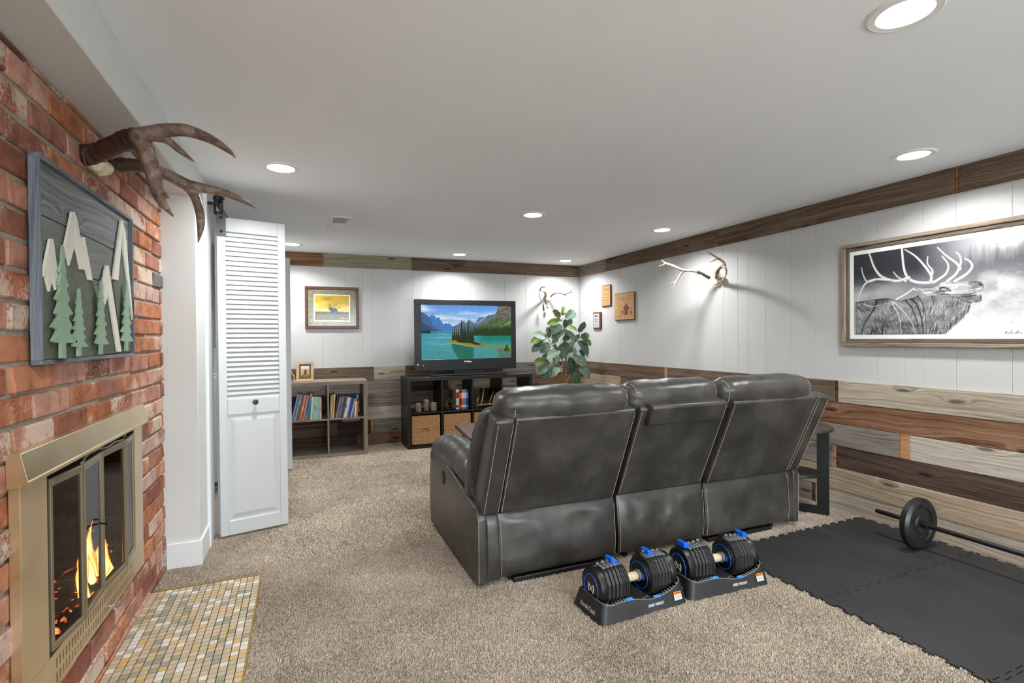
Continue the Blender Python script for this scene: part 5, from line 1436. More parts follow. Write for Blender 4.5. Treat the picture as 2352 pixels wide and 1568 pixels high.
# shed antler in the third cell
sh = MB(); y_ = TY0+.13
for P in ([(1093,936,.013),(1100,933,.011),(1112,932,.010),(1125,931,.010),(1140,930,.008),(1150,928,.003)], [(1096,934,.009),(1096,924,.008),(1099,915,.006),(1101,913,.003)], [(1105,931,.010),(1108,918,.009),(1110,905,.006),(1112,891,.0015)], [(1124,930,.009),(1127,918,.007),(1131,908,.005),(1135,899,.0015)], [(1139,929,.007),(1143,918,.006),(1146,909,.002)]):
    C = spline([(*at(u, v_, 1, y_-.02*(k % 2)), rr) for k, (u, v_, rr) in enumerate(P)], 5); sh.tube([c[:3] for c in C], [c[3] for c in C], 8)
zmin = min(v[2] for v in sh.v); sh.v = [(a, b_, c-zmin+TS_Z) for a, b_, c in sh.v]
tag(sh.build('shed_antler', antler_mat('tan_antler', srgb(120,84,50), srgb(186,146,104), srgb(220,190,150), .4), smooth=True), 'tan shed antler standing on its curve in the third shelf cell', 'antler')
# game boxes in the last cell
x0 = cells[3]+.02
for k, (c, h, nm) in enumerate((((60,60,70),.09,'dark'), ((80,96,110),.07,'grey blue'), ((196,180,150),.06,'cream'))):
    z0 = TS_Z+(0, .09, .16)[k]
    t = thing('game_box', '%s flat game box, %s in the stack in the right tv stand cell' % (nm, ('lowest','middle','topmost')[k]), 'box', (x0+.12, TY0+.16, z0), 'stacked game boxes')
    b0 = box('box_body', bcol(c), x0, x0+.25-.01*k, TY0+.04, TY0+.28, z0, z0+h*.98, t, bevel=.002)
    if k == 2:
        for q, cc in enumerate(((220,180,40),(200,70,60),(60,120,180),(220,180,40),(190,60,120))):
            box('colour_patch', bcol(cc), x0+.02+q*.04, x0+.05+q*.04, TY0+.0392, TY0+.04, z0+.012, z0+.045, t)
    else: box('side_print', bcol((210,206,196)), x0+.05, x0+.15, TY0+.0392, TY0+.04, z0+.02, z0+.045, t)

# ================================================================== TELEVISION
TVY = 5.63
pc = {k: at(*q, 1, TVY) for k, q in dict(tl=(952,685), tr=(1185,693), bl=(954,853), br=(1185,845), sl=(967.5,699), sr=(1174,703), sb=(968,826), sbr=(1174,821)).items()}
tx0, tx1, tz0, tz1 = (pc['tl'].x+pc['bl'].x)/2, (pc['tr'].x+pc['br'].x)/2, (pc['bl'].z+pc['br'].z)/2, (pc['tl'].z+pc['tr'].z)/2
sx0, sx1, sz0, sz1 = (pc['sl'].x+pc['sb'].x)/2, (pc['sr'].x+pc['sbr'].x)/2, (pc['sb'].z+pc['sbr'].z)/2, (pc['sl'].z+pc['sr'].z)/2
tv = thing('television', 'flat screen television showing a mountain lake, on the black stand', 'television', ((tx0+tx1)/2, TVY+.05, TH))
glossb = plain('piano_black', (.008,.008,.009), .42, spec=.5)
bz = MB().box(tx0, tx1, TVY, TVY+.05, sz1, tz1).box(tx0, tx1, TVY, TVY+.05, tz0, sz0).box(tx0, sx0, TVY, TVY+.05, sz0, sz1).box(sx1, tx1, TVY, TVY+.05, sz0, sz1)
bz.build('bezel', glossb, tv, bevel=.003)
box('back_case', blk2, tx0+.04, tx1-.04, TVY+.05, TVY+.11, tz0+.05, tz1-.05, tv, bevel=.015)
box('screen_panel', glossb, sx0-.002, sx1+.002, TVY+.0035, TVY+.05, sz0-.002, sz1+.002, tv)
nk = (tx0+tx1)/2
box('neck', blk2, nk-.16, nk+.22, TVY+.02, TVY+.08, TH+.02, tz0+.02, tv, bevel=.004)
MB().prism([(1.345,TVY-.09),(2.19,TVY-.09),(2.235,TVY-.02),(2.16,TVY+.17),(1.37,TVY+.17),(1.30,TVY-.02)], 'z', TH, TH+.022).build('foot', blk2, tv, bevel=.008, seg=2)
text_mesh('brand_lettering', 'ProScan', .026, emit('white_logo', (.9,.92,.95), .25), tv, Vector(((sx0+sx1)/2, TVY-.0015, (tz0+sz0)/2+.032))-wloc(tv), (PI/2, 0, 0), bold=.0006)
box('status_light', emit('red_led', (1,.05,.04), 3.0), tx0+.088, tx0+.096, TVY-.001, TVY+.002, tz0+.058, tz0+.066, tv)
box('energy_sticker', lgr, tx0+.022, tx0+.04, TVY-.0006, TVY+.001, tz0+.062, tz0+.084, tv)
def tv_picture():
    C = Canvas(330, 188)
    def uv(pts):
        out = []
        for x_, y_ in pts:
            p = at(950+x_/8.254, 680+y_/8.254, 1, TVY); out.append(((p.x-sx0)/(sx1-sx0), (p.z-sz0)/(sz1-sz0)))
        return out
    V = C.v; H_ = uv([(800,665)])[0][1]
    t = np.clip((V-H_)/(1-H_), 0, 1)[..., None]
    C.a = (np.array([216,232,244])*(1-t**.8)+np.array([92,152,226])*t**.8)/255*np.ones_like(C.a)
    cl = C.fbm(3, 14, 2, 5); C.put(np.clip((cl-.46)*4.5, 0, 1)*.85, (240,246,250))
    far = C.fbm(30, 30, 4, 3)
    C.put(C.mask(uv([(143,330),(300,390),(345,352),(400,372),(430,412),(488,398),(520,470),(560,530),(600,482),(640,482),(690,530),(745,575),(745,668),(143,668)])), (74,122,188))
    C.put(C.mask(uv([(550,520),(595,480),(645,485),(670,515),(640,530),(615,500),(580,530)])), (224,234,246))
    C.put(C.mask(uv([(143,298),(185,312),(300,390),(352,500),(370,560),(480,625),(600,668),(143,668)])), (70,98,148))
    C.put(C.mask(uv([(143,480),(260,560),(420,640),(560,668),(143,668)])), (52,78,112))
    C.put(C.mask(uv([(745,575),(850,530),(935,470),(985,470),(1040,438),(1110,490),(1165,510),(1250,400),(1350,405),(1440,338),(1545,345),(1600,250),(1700,668),(745,668)])), (98,112,138))
    C.put(C.mask(uv([(950,500),(985,462),(1040,445),(1010,500)]))*.8, (226,234,242)); C.put(C.mask(uv([(1430,355),(1470,325),(1500,335),(1450,365)])), (230,236,244)); C.put(C.mask(uv([(1170,520),(1300,430),(1370,390),(1340,450),(1210,520)]))*.5, (190,196,206))
    m = C.mask(uv([(1545,420),(1605,185),(1860,185),(1860,640),(1500,640)])); C.put(m, (126,118,104)); C.put(m*np.clip((C.fbm(26,60,9)-.45)*5, 0, 1), (84,78,72))
    m = C.mask(uv([(1130,620),(1260,560),(1545,410),(1700,440),(1860,400),(1860,660),(1130,660)])); C.put(m, (84,112,66)); C.put(m*np.clip((C.fbm(50,14,6)-.5)*5, 0, 1), (58,84,54))
    C.put(C.mask(uv([(1640,590),(1860,450),(1860,500),(1700,590)]))*.7, (150,158,120))
    # water
    wv = uv([(800,664)])[0][1]; w = (V < wv)*1.0; C.put(w, (66,152,166))
    C.put(w*np.clip((C.u-.56)*8, 0, 1)*np.clip((V-.22)*8, 0, 1), (28,124,104)); C.put(w*np.clip((.36-V)*4, 0, 1), (70,146,150))
    C.put(w*np.clip((.30-np.abs(C.u-.25))*4, 0, 1)*np.clip((V-.12)*6, 0, 1)*np.clip((C.fbm(5,26,8)-.42)*4, 0, 1)*.6, (140,192,206))
    C.put(w*np.clip((wv-V)*60, 0, 1)*np.clip((V-wv+.05)*40, 0, 1), (52,128,150))
    # right forest
    rr = random.Random(4)
    for k in range(60):
        x_ = 1150+k*12+rr.uniform(-4, 4); top = 560+rr.uniform(-20, 45)-(k > 40)*20
        C.put(C.mask(uv([(x_-16,748),(x_-5,top+40),(x_,top),(x_+5,top+40),(x_+16,748)])), (30+rr.randint(0,16), 52+rr.randint(0,18), 28))
    for k in range(9):
        x_ = 150+k*20; C.put(C.mask(uv([(x_-16,706),(x_,600+rr.uniform(0,50)),(x_+16,706)])), (30,48,44))
    # reflections, island, trees
    C.put(C.mask(uv([(720,900),(1145,960),(1135,1190),(860,1195),(740,1000)]))*.75, (26,92,72)); C.put(C.mask(uv([(1580,985),(1860,1030),(1860,1175),(1620,1165)]))*.6, (96,104,84))
    C.put(C.mask(uv([(640,846),(740,818),(1150,858),(1300,905),(1500,938),(1860,955),(1860,1035),(1600,985),(1300,968),(1130,966),(1000,945),(850,905),(700,885)])), (132,134,52)); C.put(C.mask(uv([(700,880),(850,905),(1000,945),(1130,966),(1300,968),(1130,948),(960,915),(800,880)])), (168,152,92))
    for x_, top, bot, w_ in ((745,620,830,26),(778,552,832,34),(815,600,835,34),(852,610,862,42),(910,428,880,62),(958,510,882,50),(992,560,885,44),(1035,448,888,60),(1085,545,890,50),(1125,570,890,42)):
        P = [(x_, top)]; Q = []
        for k in range(1, 9):
            yy = top+(bot-top)*k/8; P += [(x_+w_*k/8, yy-4), (x_+w_*k/8*.55, yy)]; Q += [(x_-w_*k/8, yy-6), (x_-w_*k/8*.55, yy)]
        C.put(C.mask(uv(P+Q[::-1])), (30+rr.randint(0,14), 44+rr.randint(0,16), 26))
    C.put(C.mask(uv([(1090,890),(1150,862),(1300,910),(1200,925)])), (30,40,24)); C.put(C.mask(uv([(1700,1040),(1765,900),(1830,1040)])), (52,80,36))
    gn = C.fbm(90, 60, 11, 2); C.a = np.clip(C.a*(.9+.2*gn[..., None]), 0, 1)
    return C
tvp = tv_picture()
tvp.plane('picture', print_mat('lit_screen', emit_k=.95/2**EXPO, rough=.5, spec=.05), tv, Vector((sx0, TVY+.0025, sz0))-wloc(tv), (sx1-sx0, 0, 0), (0, 0, sz1-sz0))

# ================================================================== PICTURES AND PLAQUES
mah = wood('mahogany_frame', srgb(62,26,18), srgb(104,52,36), 0, .35)
fy = YB-.028; q0 = at(701,755,1,fy); q1 = at(824,660,1,fy)
W_, H_ = q1.x-q0.x, q1.z-q0.z
ep = thing('framed_painting', 'mahogany framed painting of an elk silhouette against a golden sky', 'painting', (q0.x, fy, q0.z))
rect_frame('frame', ep, W_, H_, .031, .024, mah, .004)
def elk_gold():
    C = Canvas(150, 112)
    def uv(pts):
        out = []
        for x_, y_ in pts:
            p = at(690+x_/12.06, 640+y_/12.06, 1, fy); out.append(((p.x-q0.x-.03)/(W_-.06), (p.z-q0.z-.03)/(H_-.06)))
        return out
    n = C.fbm(14, 12, 3, 4); C.put(np.ones_like(C.u), (128,126,100)); C.put(np.clip((n-.42)*4, 0, 1), (112,110,88)); C.put(np.clip((C.fbm(22,18,5)-.6)*5, 0, 1), (146,130,102))
    C.put(C.mask(uv([(372,425),(1378,452),(1372,1188),(372,1172)])), (236,226,196))
    inn = C.mask(uv([(400,450),(1345,478),(1340,1152),(402,1142)]))
    sky = C.fbm(4, 6, 7, 4); C.put(inn, (222,196,116)); top = uv([(400,700)])[0][1]; C.put(inn*np.clip((C.v-top+.12)*5+(sky-.5)*2.5, 0, 1), (186,152,22)); cc = uv([(740,545)])[0]; C.put(inn*np.clip(1.2-np.hypot((C.u-cc[0])/.14, (C.v-cc[1])/.07)+(sky-.5)*1.5, 0, 1)*.65, (112,90,76))
    C.put(C.mask(uv([(402,905),(1340,920),(1340,1152),(402,1142)])), (96,88,66)); C.put(C.mask(uv([(402,900),(1340,915),(1340,985),(402,975)]))*(C.fbm(60,6,4) > .35), (58,56,60))
    C.put(C.mask(uv([(402,980),(1340,990),(1340,1152),(402,1142)]))*np.clip((C.fbm(40,8,9)-.45)*5, 0, 1), (122,104,66))
    C.put(C.mask(uv([(780,840),(800,800),(830,785),(870,795),(920,810),(970,810),(1020,840),(1040,920),(1060,970),(900,965),(840,900)])), (38,44,66)); C.put(C.mask(uv([(940,900),(1040,920),(1060,965),(930,960)])), (58,52,130))
    for P in ([(830,790),(800,765),(765,760)], [(820,780),(815,730),(800,680)], [(815,730),(850,700)], [(860,775),(930,755),(980,710),(1000,670)], [(980,720),(1015,715)]): C.put(C.line(uv(P), .010, .005), (70,50,30))
    C.put(C.line(uv([(1110,1120),(1130,1070),(1150,1085),(1175,1095),(1200,1060),(1185,1115),(1230,1090),(1300,1098)]), .006), (206,180,130))
    return C
elk_gold().plane('print', PRINT, ep, (.03, .010, .03), (W_-.06, 0, 0), (0, 0, H_-.06))

# large elk drawing on the right wall
fx = XR-.03
k0, k1 = at(1930,565,0,fx), at(1935,795,0,fx); YL = (k0.y+k1.y)/2; ZB, ZT = k1.z, k0.z; YR_ = YL-1.48
Wd, Hd = YL-YR_, ZT-ZB
dr = thing('framed_drawing', 'large barnwood framed black and white drawing of a bugling elk', 'drawing', (fx, YL, ZB), rotz=-PI/2)
frw = barn('frame_barnwood', srgb(84,70,56), srgb(138,120,102), srgb(172,156,136), weather=srgb(140,132,124))
frd = barn('frame_inner_barnwood', srgb(50,42,36), srgb(96,84,74), srgb(128,116,104), weather=srgb(106,100,94))
def rail(nm, L, bw, th, loc, roty, mat, y0=0):
    me = MB().box(-L/2, L/2, y0, y0+th, -bw/2, bw/2).mesh(nm, bevel=.003); o = link(nm, me, mat, dr, loc); o.rotation_euler = (0, roty, 0); return o
b1, b2 = .024, .026
for z_ in (b1/2, Hd-b1/2): rail('outer_rail', Wd, b1, .03, (Wd/2, 0, z_), 0, frw)
for x_ in (b1/2, Wd-b1/2): rail('outer_stile', Hd-2*b1, b1, .03, (x_, 0, Hd/2), PI/2, frw)
for z_ in (b1+b2/2, Hd-b1-b2/2): rail('inner_rail', Wd-2*b1, b2, .02, (Wd/2, 0, z_), 0, frd, .009)
for x_ in (b1+b2/2, Wd-b1-b2/2): rail('inner_stile', Hd-2*b1-2*b2, b2, .02, (x_, 0, Hd/2), PI/2, frd, .009)
bi = b1+b2-.003
def elk_drawing():
    W0, H0 = Wd-2*bi, Hd-2*bi; C = Canvas(560, 232)
    def uv1(x_, y_):
        p = at(1900+x_/2.903, 380+y_/2.903, 0, fx+.012); return ((YL-p.y-bi)/W0, (p.z-ZB-bi)/H0)
    def uv(pts): return [uv1(*q) for q in pts]
    inn = ((C.u > .022) & (C.u < .978) & (C.v > .05) & (C.v < .95))*1.0
    def stroke(pts, w0, w1, col, al=1.0, smooth=True):
        """tapering pencil stroke, evaluated only in its bounding box"""
        P = uv(pts)
        if smooth and len(P) > 2: P = [(q[0], q[1]) for q in spline(P, 4)]
        pad = max(w0, w1)+.01
        i0, i1 = max(0, int((min(q[0] for q in P)-pad)*C.w)), min(C.w, int((max(q[0] for q in P)+pad)*C.w)+1)
        j0, j1 = max(0, int((min(q[1] for q in P)-pad)*C.h)), min(C.h, int((max(q[1] for q in P)+pad)*C.h)+1)
        if i1 <= i0 or j1 <= j0: return
        U, V = C.u[j0:j1, i0:i1]*C.asp, C.v[j0:j1, i0:i1]; m = np.zeros_like(U); n = len(P)-1
        for k in range(n):
            ax, ay = P[k][0]*C.asp, P[k][1]; dx, dy = P[k+1][0]*C.asp-ax, P[k+1][1]-ay
            t = np.clip(((U-ax)*dx+(V-ay)*dy)/(dx*dx+dy*dy+1e-12), 0, 1); d = np.hypot(U-ax-t*dx, V-ay-t*dy)
            m = np.maximum(m, np.clip((w0+(w1-w0)*(k+t)/n-d)*C.h*.8+.5, 0, 1))
        m = (m*al*inn[j0:j1, i0:i1])[..., None]; C.a[j0:j1, i0:i1] = C.a[j0:j1, i0:i1]*(1-m)+np.array(col)/255.0*m
    C.put(np.ones_like(C.u), (236,235,230))
    n = C.fbm(9, 6, 2, 5); n2 = C.fbm(40, 24, 6, 3)
    C.put(inn, (150,150,151))
    dk = np.clip((.60-C.u)*3.2, 0, 1)*np.clip((C.v-.40)*3, 0, 1); C.put(inn*dk, (50,50,54))
    C.put(inn*np.clip((.34-C.u)*4, 0, 1)*np.clip(1-np.abs(C.v-.50)*7+(n-.5)*2, 0, 1)*.8, (186,186,186))      # mist behind the back
    # forest along the top right
    tr = C.fbm(70, 3, 3, 3); edge_v = .70+.16*tr
    C.put(inn*np.clip((C.u-.30)*5, 0, 1)*np.clip((C.v-.45)*3, 0, 1)*.9, (132,132,134))
    C.put(inn*np.clip((C.u-.32)*6, 0, 1)*np.clip((edge_v-C.v)*14, 0, 1)*np.clip((C.v-.50)*5, 0, 1)*.75, (92,92,95))
    C.put(inn*np.clip((C.u-.40)*4, 0, 1)*np.clip((C.v-edge_v)*12, 0, 1)*.85, (222,222,221))
    fog = np.clip((.52-C.v)*3.0+(n-.5)*1.8+(C.u-.45)*1.6, 0, 1); C.put(inn*fog*.94, (230,230,228)); C.put(inn*fog*np.clip((n2-.60)*5, 0, 1)*.22, (150,150,150))
    bx, by = uv1(1240, 830); br = np.clip(1.1-np.hypot((C.u-bx)/.24, (C.v-by)/.20)+(C.fbm(14,9,12,4)-.5)*2.2, 0, 1)*np.clip((C.u-uv1(1035,830)[0])*30, 0, 1)
    C.put(inn*br*.55, (140,140,141)); C.put(inn*br*np.clip((C.fbm(20,14,9,4)-.48)*4, 0, 1)*.8, (216,216,215))
    body = C.mask(uv([(188,1140),(190,915),(225,905),(265,903),(300,908),(325,895),(360,886),(405,886),(440,895),(475,903),(520,896),(570,884),(615,862),(600,832),(640,815),(700,813),(735,795),(760,778),(800,768),(840,772),(880,776),(925,778),(960,772),(1000,773),(1025,779),(1038,800),(1036,822),(1020,838),(988,845),(955,858),(985,862),(1022,866),(1026,885),(1018,904),(985,910),(960,914),(948,945),(935,975),(915,1005),(885,1030),(850,1050),(825,1072),(795,1090),(770,1115),(745,1140)]))*inn
    C.put(body, (120,120,122)); tex = C.fbm(26, 16, 8, 4)
    C.put(body*np.clip((tex-.48)*3, 0, 1)*.6, (188,188,188)); C.put(body*np.clip((.50-tex)*3.4, 0, 1)*.6, (52,52,54)); C.put(body*np.clip((.20-C.v)*4, 0, 1)*.35, (40,40,42))
    rr = random.Random(3)
    bm_lo = lambda x_, y_: body[min(C.h-1, max(0, int(uv1(x_, y_)[1]*C.h))), min(C.w-1, max(0, int(uv1(x_, y_)[0]*C.w)))] > .5
    for k in range(1100):                                     # coat: fine hair strokes that follow the back and the neck
        x_ = rr.uniform(190, 930); y_ = rr.uniform(880, 1135)
        if not bm_lo(x_, y_): continue
        if x_ < 600: dx, dy = rr.uniform(3, 12), rr.uniform(8, 24)
        else: dx, dy = rr.uniform(-14, -2), rr.uniform(20, 46)
        g = rr.choice([228, 205, 180, 150, 90, 60, 36]); stroke([(x_, y_), (x_+dx*.4, y_+dy*.5), (x_+dx, y_+dy)], rr.uniform(.002,.0045), .0006, (g, g, g+1), rr.uniform(.3, .65), False)
    for P, c, w_ in (([(560,888),(595,925),(620,990),(636,1065),(640,1135)],34,.010), ([(520,896),(560,945),(590,1015),(608,1085),(612,1135)],44,.008), ([(600,872),(640,930),(655,1010),(660,1135)],60,.007), ([(440,905),(490,955),(535,1005),(572,1065),(592,1130)],206,.008), ([(330,898),(312,955),(272,1015),(238,1078),(225,1138)],36,.010), ([(430,915),(468,980),(488,1050),(490,1135)],212,.007), ([(362,1135),(372,1080),(386,1030)],32,.010), ([(282,1135),(302,1092),(286,1052)],34,.010), ([(245,925),(300,940),(350,928)],206,.008), ([(200,960),(230,1002),(215,1060)],196,.007), ([(190,915),(260,904),(330,893),(400,887),(470,903),(560,888),(612,864)],30,.005)):
        stroke(P, w_, w_*.4, (c, c, c+1), .75)
    for k in range(70):                                      # mane fringe under the throat
        t = k/70; x_ = 948-200*t; y_ = 950+185*t; stroke([(x_+6, y_-20), (x_-2, y_+rr.uniform(6,20)), (x_-rr.uniform(6,16), y_+rr.uniform(22,40))], .005, .0006, rr.choice([(70,70,72),(110,110,112),(200,200,200),(46,46,48)]), .8, False)
    head = C.mask(uv([(640,815),(700,813),(735,795),(760,778),(800,768),(880,776),(960,772),(1025,779),(1038,800),(1036,822),(988,845),(940,858),(880,868),(800,868),(730,862),(660,872)]))*inn
    C.put(head*.8, (168,168,168)); C.put(head*np.clip((C.fbm(40,30,4,4)-.5)*4, 0, 1)*.7, (226,226,226)); C.put(head*np.clip((.47-C.fbm(34,26,14,4))*5, 0, 1)*.7, (74,74,76))
    for P, c, w_, al in (([(752,818),(775,812),(800,820),(822,834)],22,.008,.9), ([(745,830),(775,836),(805,832)],40,.005,.8), ([(770,800),(850,793),(940,796)],228,.006,.7), ([(790,846),(860,842),(935,834)],224,.006,.7), ([(760,858),(850,862),(930,858),(990,846)],34,.005,.85), ([(985,862),(940,872),(890,872)],30,.006,.85), ([(958,914),(920,905),(880,885),(830,876)],40,.006,.7), ([(1022,866),(1026,885),(1018,904),(985,910)],36,.005,.8),
                         ([(1012,790),(1030,797),(1022,806)],26,.007,.9), ([(960,776),(1000,775),(1025,780),(1038,800),(1034,824)],40,.0045,.8), ([(990,800),(975,820),(985,838)],96,.006,.7), ([(580,822),(620,830),(660,850),(690,842)],214,.013,.85), ([(586,816),(630,838),(668,842)],44,.004,.8), ([(640,815),(700,812),(740,792)],50,.004,.7)):
        stroke(P, w_, w_*.5, (c, c, c+1), al)
    # antlers: grey edge, pale core, fine grooves
    for P, w0, w1 in (([(720,775),(640,782),(570,770),(532,740),(512,690),(502,610),(496,538)],.0165,.010), ([(545,748),(460,770),(365,742),(315,682),(288,610),(272,572)],.0165,.0085), ([(420,762),(320,760),(255,788),(222,850),(205,905)],.014,.006), ([(330,758),(268,775),(238,725),(229,680)],.010,.004), ([(525,772),(475,747),(441,710)],.010,.004),
                      ([(690,772),(692,732),(645,665),(585,603),(518,562)],.016,.005), ([(692,738),(702,702),(668,655),(670,608)],.011,.004), ([(722,772),(790,722),(806,662),(766,606)],.014,.005), ([(800,770),(858,722),(890,652),(882,602),(860,581)],.015,.005), ([(885,690),(862,652),(795,603),(735,548)],.013,.005), ([(850,770),(930,722),(966,672),(946,636),(917,622)],.015,.006), ([(460,892),(520,860),(582,816)],.012,.006)):
        stroke(P, w0*1.12, w1*1.12, (96,96,98), .8); stroke(P, w0*.9, w1*.9, (206,206,205), .95); stroke([(q[0]-2, q[1]-3) for q in P], w0*.35, w1*.3, (240,240,238), .8); stroke([(q[0]+5, q[1]+3) for q in P], w0*.16, w1*.12, (128,128,129), .6)
    for P in ([(1180,1122),(1196,1104),(1190,1128),(1212,1112),(1222,1120),(1232,1096),(1226,1124),(1248,1112),(1258,1122)], [(1256,1122),(1272,1100),(1266,1126),(1286,1114),(1300,1120),(1335,1116)]): stroke(P, .0028, .0018, (96,96,98), .9)
    return C
elk_drawing().plane('print', print_mat('glazed_drawing', rough=.04, spec=.6), dr, (bi, .014, bi), (Wd-2*bi, 0, 0), (0, 0, Hd-2*bi))

pw = wood('honey_plaque_wood', srgb(176,126,72), srgb(212,166,112), 2, .4)
pwd = wood('dark_plaque_edge', srgb(72,40,24), srgb(112,68,42), 2, .4)
inkm = plain('engraved_ink', srgb(104,62,34), .7); navy = plain('navy_ink', srgb(40,44,54), .7)
def plaque(label, a, b_, edge_m, face_m, d=.018, bev=.008):
    fx_ = XR-d; p0, p1 = at(*a, 0, fx_), at(*b_, 0, fx_); w, h = p0.y-p1.y, p0.z-p1.z
    t = thing('plaque', label, 'plaque', (fx_, p0.y, p1.z), rotz=-PI/2)
    bd = box('board', edge_m, 0, w, 0, d-.001, 0, h, None, bevel=bev, org=(0,0,0)); bd.parent = t
    fc = box('face', face_m, bev, w-bev, -.0008, .001, bev, h-bev, None, org=(0,0,0)); fc.parent = t
    return t, w, h
def marks(t, w, h, rows, mat):
    for (x0, x1, z0, th) in rows:
        r_ = random.Random(int(z0*1000)); x = x0; mb = MB()
        while x < x1:
            L = r_.uniform(.02, .07); mb.box(w*x, w*min(x+L, x1), -.0013, -.0006, h*z0, h*(z0+th)); x += L+.012
        o = mb.build('engraving', mat, None, org=(0,0,0)); o.parent = t
t1, w, h = plaque('small upright honey wood plaque, uppermost of the three by the corner', (1380,656), (1402.5,702), pwd, pw)
marks(t1, w, h, [(.25,.75,.80,.02),(.18,.82,.73,.02),(.3,.7,.60,.02),(.35,.65,.53,.02),(.3,.7,.40,.03),(.2,.75,.28,.02),(.3,.7,.18,.02)], inkm)
t2, w, h = plaque('large square wooden plaque with engraved figures, nearest the antlers', (1410.5,675), (1457.5,733.5), pwd, pw, .022)
marks(t2, w, h, [(.22,.46,.80,.018),(.40,.62,.74,.018),(.12,.36,.13,.015)], inkm)
fig = MB()
for poly in ([(.52,.20),(.56,.18),(.66,.18),(.70,.20),(.70,.34),(.76,.42),(.70,.50),(.64,.56),(.60,.60),(.56,.55),(.50,.48),(.46,.42),(.53,.34)], [(.36,.36),(.40,.32),(.40,.22),(.46,.20),(.48,.34)], [(.80,.20),(.86,.20),(.87,.27),(.83,.36),(.80,.28)], [(.80,.40),(.85,.40),(.84,.48)], [(.66,.80),(.70,.74),(.71,.79)], [(.80,.88),(.83,.90),(.79,.80)], [(.76,.72),(.80,.70),(.79,.75)]):
    fig.prism([(w*x, h*z) for x, z in poly], 'y', -.0014, -.0006)
fig.build('figures', plain('burnt_figure', srgb(120,66,44), .7), None, org=(0,0,0)).parent = t2
t3, w, h = plaque('small dark wood plaque with white certificate, lowest of the three by the corner', (1361.5,717), (1380,755.5), pwd, pwd)
pl_ = box('certificate', lgr, w*.10, w*.80, -.0016, -.0007, h*.10, h*.90, None, org=(0,0,0)); pl_.parent = t3
mb = MB().prism([(w*x, h*z) for x, z in ((.18,.74),(.32,.82),(.40,.79),(.50,.81),(.70,.77),(.70,.74),(.45,.72))], 'y', -.0022, -.0015); mb.build('fish_print', navy, None, org=(0,0,0)).parent = t3
for (x0, x1, z0, th) in ((.25,.65,.62,.02),(.2,.7,.55,.03),(.3,.6,.48,.02),(.2,.7,.41,.03),(.3,.6,.34,.015),(.2,.68,.24,.02),(.25,.65,.19,.02)):
    r_ = random.Random(int(z0*977)); x = x0; mb = MB()
    while x < x1:
        L = r_.uniform(.03, .08); mb.box(w*x, w*min(x+L, x1), -.0021, -.0015, h*z0, h*(z0+th)); x += L+.012
    mb.build('lettering', navy, None, org=(0,0,0)).parent = t3

# ================================================================== FIDDLE LEAF FIG
PY = 5.42
pb_ = at(1300,886,1,PY)
fg = thing('potted_fig', 'artificial fiddle leaf fig plant in the far corner beside the tv stand', 'plant', (pb_.x, PY, 0))
potm = plain('charcoal_planter', (.06,.06,.062), .6, var=.15)
MB().lathe([(.10,0),(.105,.01),(.14,.30),(.15,.31),(.15,.33),(.135,.33),(.13,.30)], (pb_.x, PY, 0), 'z', 28).build('pot', potm, fg, smooth='auto')
MB().lathe([(.132,.29),(.10,.305),(.03,.312)], (pb_.x, PY, 0), 'z', 20).build('soil', plain('moss_soil', srgb(70,62,40), .95, var=.3, vs=40, bmp=.6, bs=60), fg, smooth='auto')
stm = plain('fig_stem', srgb(128,110,84), .7, var=.15, vs=40)
def cpx(u, v_, y_=PY): return at(1200+u/6.03, 640+v_/6.03, 1, y_)
stems = [[(600,1480,0,.013),(598,1250,0,.011),(604,1080,0,.009),(596,900,0,.0075),(590,740,0,.006),(560,540,0,.004)],
         [(598,1230,0,.008),(545,1110,-.04,.007),(470,980,-.06,.006),(400,900,-.07,.005),(350,800,-.06,.003)],
         [(602,1120,0,.007),(680,960,.03,.006),(750,820,.04,.005),(800,740,.04,.003)],
         [(600,1440,0,.007),(640,1380,.02,.006),(690,1310,.03,.005),(760,1260,.04,.003)],
         [(598,1260,0,.006),(500,1200,-.04,.005),(400,1190,-.05,.004),(350,1120,-.06,.003)]]
for k, P in enumerate(stems):
    L = [tuple(cpx(u, v_, PY+d))+(r,) for u, v_, d, r in P]
    if k == 0: L = [(pb_.x, PY, .30, .014)]+L
    C = spline(L, 5); MB().tube([c[:3] for c in C], [c[3] for c in C], 8).build('stem', stm, fg, smooth=True)
def leaf_mesh(seed):
    r_ = random.Random(seed); nu, nv = 6, 9; vs = []
    cup, droop = r_.uniform(.10,.22), r_.uniform(.1,.35)
    for j in range(nv+1):
        t = j/nv; w = .30*math.sin(PI*min(1,t*1.02)**.85)**.6*(.72+.42*t)*(1-.20*math.exp(-((t-.42)/.12)**2)) if 0 < t < 1 else .012
        for i in range(nu+1):
            s_ = 2*i/nu-1
            z = cup*abs(s_)*w*1.2 - droop*t*t + .018*math.sin(9*t+3*s_+seed)*abs(s_)
            vs.append((w*s_, t, z))
    fs = [(j*(nu+1)+i, j*(nu+1)+i+1, (j+1)*(nu+1)+i+1, (j+1)*(nu+1)+i) for j in range(nv) for i in range(nu)]
    me = bpy.data.meshes.new('leaf'); me.from_pydata(vs, [], fs); me.shade_smooth(); return me
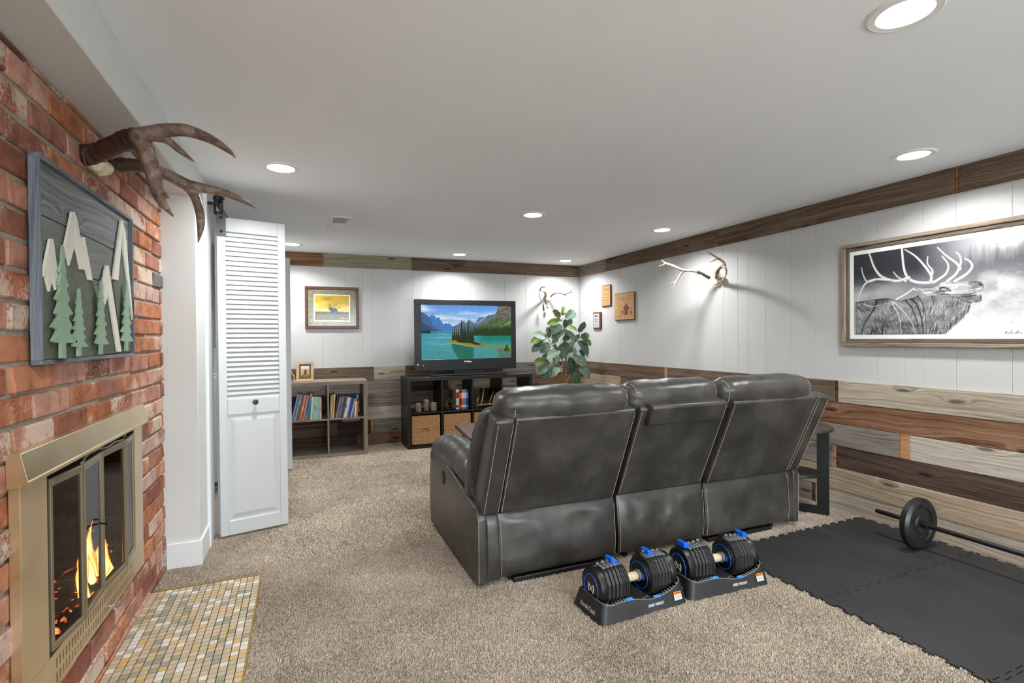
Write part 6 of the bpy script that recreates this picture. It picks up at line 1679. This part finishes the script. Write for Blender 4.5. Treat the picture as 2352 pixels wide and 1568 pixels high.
def leaf_mat(nm, c1, c2):
    m, nt, b = new_mat(nm); b.inputs['Roughness'].default_value = .42
    v = coords(nt, rand=7.0); n = noise(nt, v, 3.5, 3)
    sp = nd(nt, 'ShaderNodeSeparateXYZ'); tc = nd(nt, 'ShaderNodeTexCoord'); lk(nt, tc.outputs['Object'], sp.inputs[0])
    ax_ = mth(nt, 'ABSOLUTE', sp.outputs[0])
    vein = mth(nt, 'SINE', mth(nt, 'MULTIPLY', mth(nt, 'SUBTRACT', sp.outputs[1], mth(nt, 'MULTIPLY', ax_, .7)), 55.0))
    rib = mth(nt, 'ADD', mth(nt, 'GREATER_THAN', vein, .93), mth(nt, 'LESS_THAN', ax_, .012), True)
    col = mixc(nt, mth(nt, 'MULTIPLY', rib, .45), ramp(nt, [(.3, c1), (.7, c2)], n).outputs[0], [min(1, c*1.9+.05) for c in c2])
    lk(nt, col, b.inputs['Base Color']); bump(nt, b, mth(nt, 'ADD', vein, mth(nt, 'MULTIPLY', n, .6)), .3, .01); return m
LM = [leaf_mat('leaf_dark', srgb(46,70,54), srgb(70,96,74)), leaf_mat('leaf_grey_green', srgb(86,110,94), srgb(120,142,124)), leaf_mat('leaf_yellow_green', srgb(74,96,38), srgb(112,134,58)), leaf_mat('leaf_pale', srgb(120,146,122), srgb(158,180,154))]
leaves = [[leaf_mesh(s*10+k) for s in range(3)] for k in range(4)]
for k in range(4):
    for m_ in leaves[k]: m_.materials.append(LM[k])
LF = [(550,510,595,395,2),(590,560,740,452,1),(530,530,415,455,2),(555,590,400,590,2),(600,560,580,660,0),(600,660,672,580,0),(555,655,390,708,1),(372,820,360,690,0),(580,720,440,788,0),(755,725,660,640,2),(770,740,832,618,0),
      (590,735,712,790,1),(690,760,600,830,0),(800,820,918,775,2),(350,820,205,752,3),(320,822,160,838,2),(415,900,482,812,0),(720,880,560,862,1),(790,770,705,880,3),(310,880,165,972,0),(385,915,275,915,1),(400,945,255,982,0),(430,905,490,1000,0),
      (660,930,500,955,0),(760,860,900,990,0),(850,830,932,900,2),(500,1000,350,1040,3),(690,940,530,1040,0),(690,930,745,1065,3),(800,960,915,1045,1),(780,990,890,1102,0),(390,1040,295,1085,1),(510,1050,420,1150,1),(650,1075,695,1285,0),(700,1080,862,1165,1),
      (370,1165,205,1150,2),(370,1185,212,1268,0),(400,1200,260,1345,0),(515,1230,405,1322,3),(420,1190,540,1170,0),(775,1240,918,1312,1),(755,1285,825,1348,2),(700,1290,770,1440,0),(700,870,640,960,1),(820,760,880,860,0),(560,700,640,770,1),(620,960,560,1060,0),(460,960,400,1060,1)]
for i, (bu, bv, tu, tv_, k) in enumerate(LF):
    r_ = random.Random(i+5); dy = r_.uniform(-.12, .10)
    a = cpx(bu, bv, PY+dy*.5); b_ = cpx(tu, tv_, PY+dy*.5)
    L = (b_-a).length*1.08; yv = (b_-a).normalized()+Vector((0, r_.uniform(-.55, .25), 0)); yv.normalize()
    nrm = Vector((r_.uniform(-.5,.5), -1, r_.uniform(.1,.9))); nrm = (nrm-yv*nrm.dot(yv)).normalized(); xv = yv.cross(nrm)
    o = link('leaf', leaves[k][i % 3], None, fg, a-wloc(fg))
    o.rotation_euler = Matrix((xv, yv, nrm)).transposed().to_euler(); s_ = L*1.12; o.scale = (s_*1.12, s_, s_)
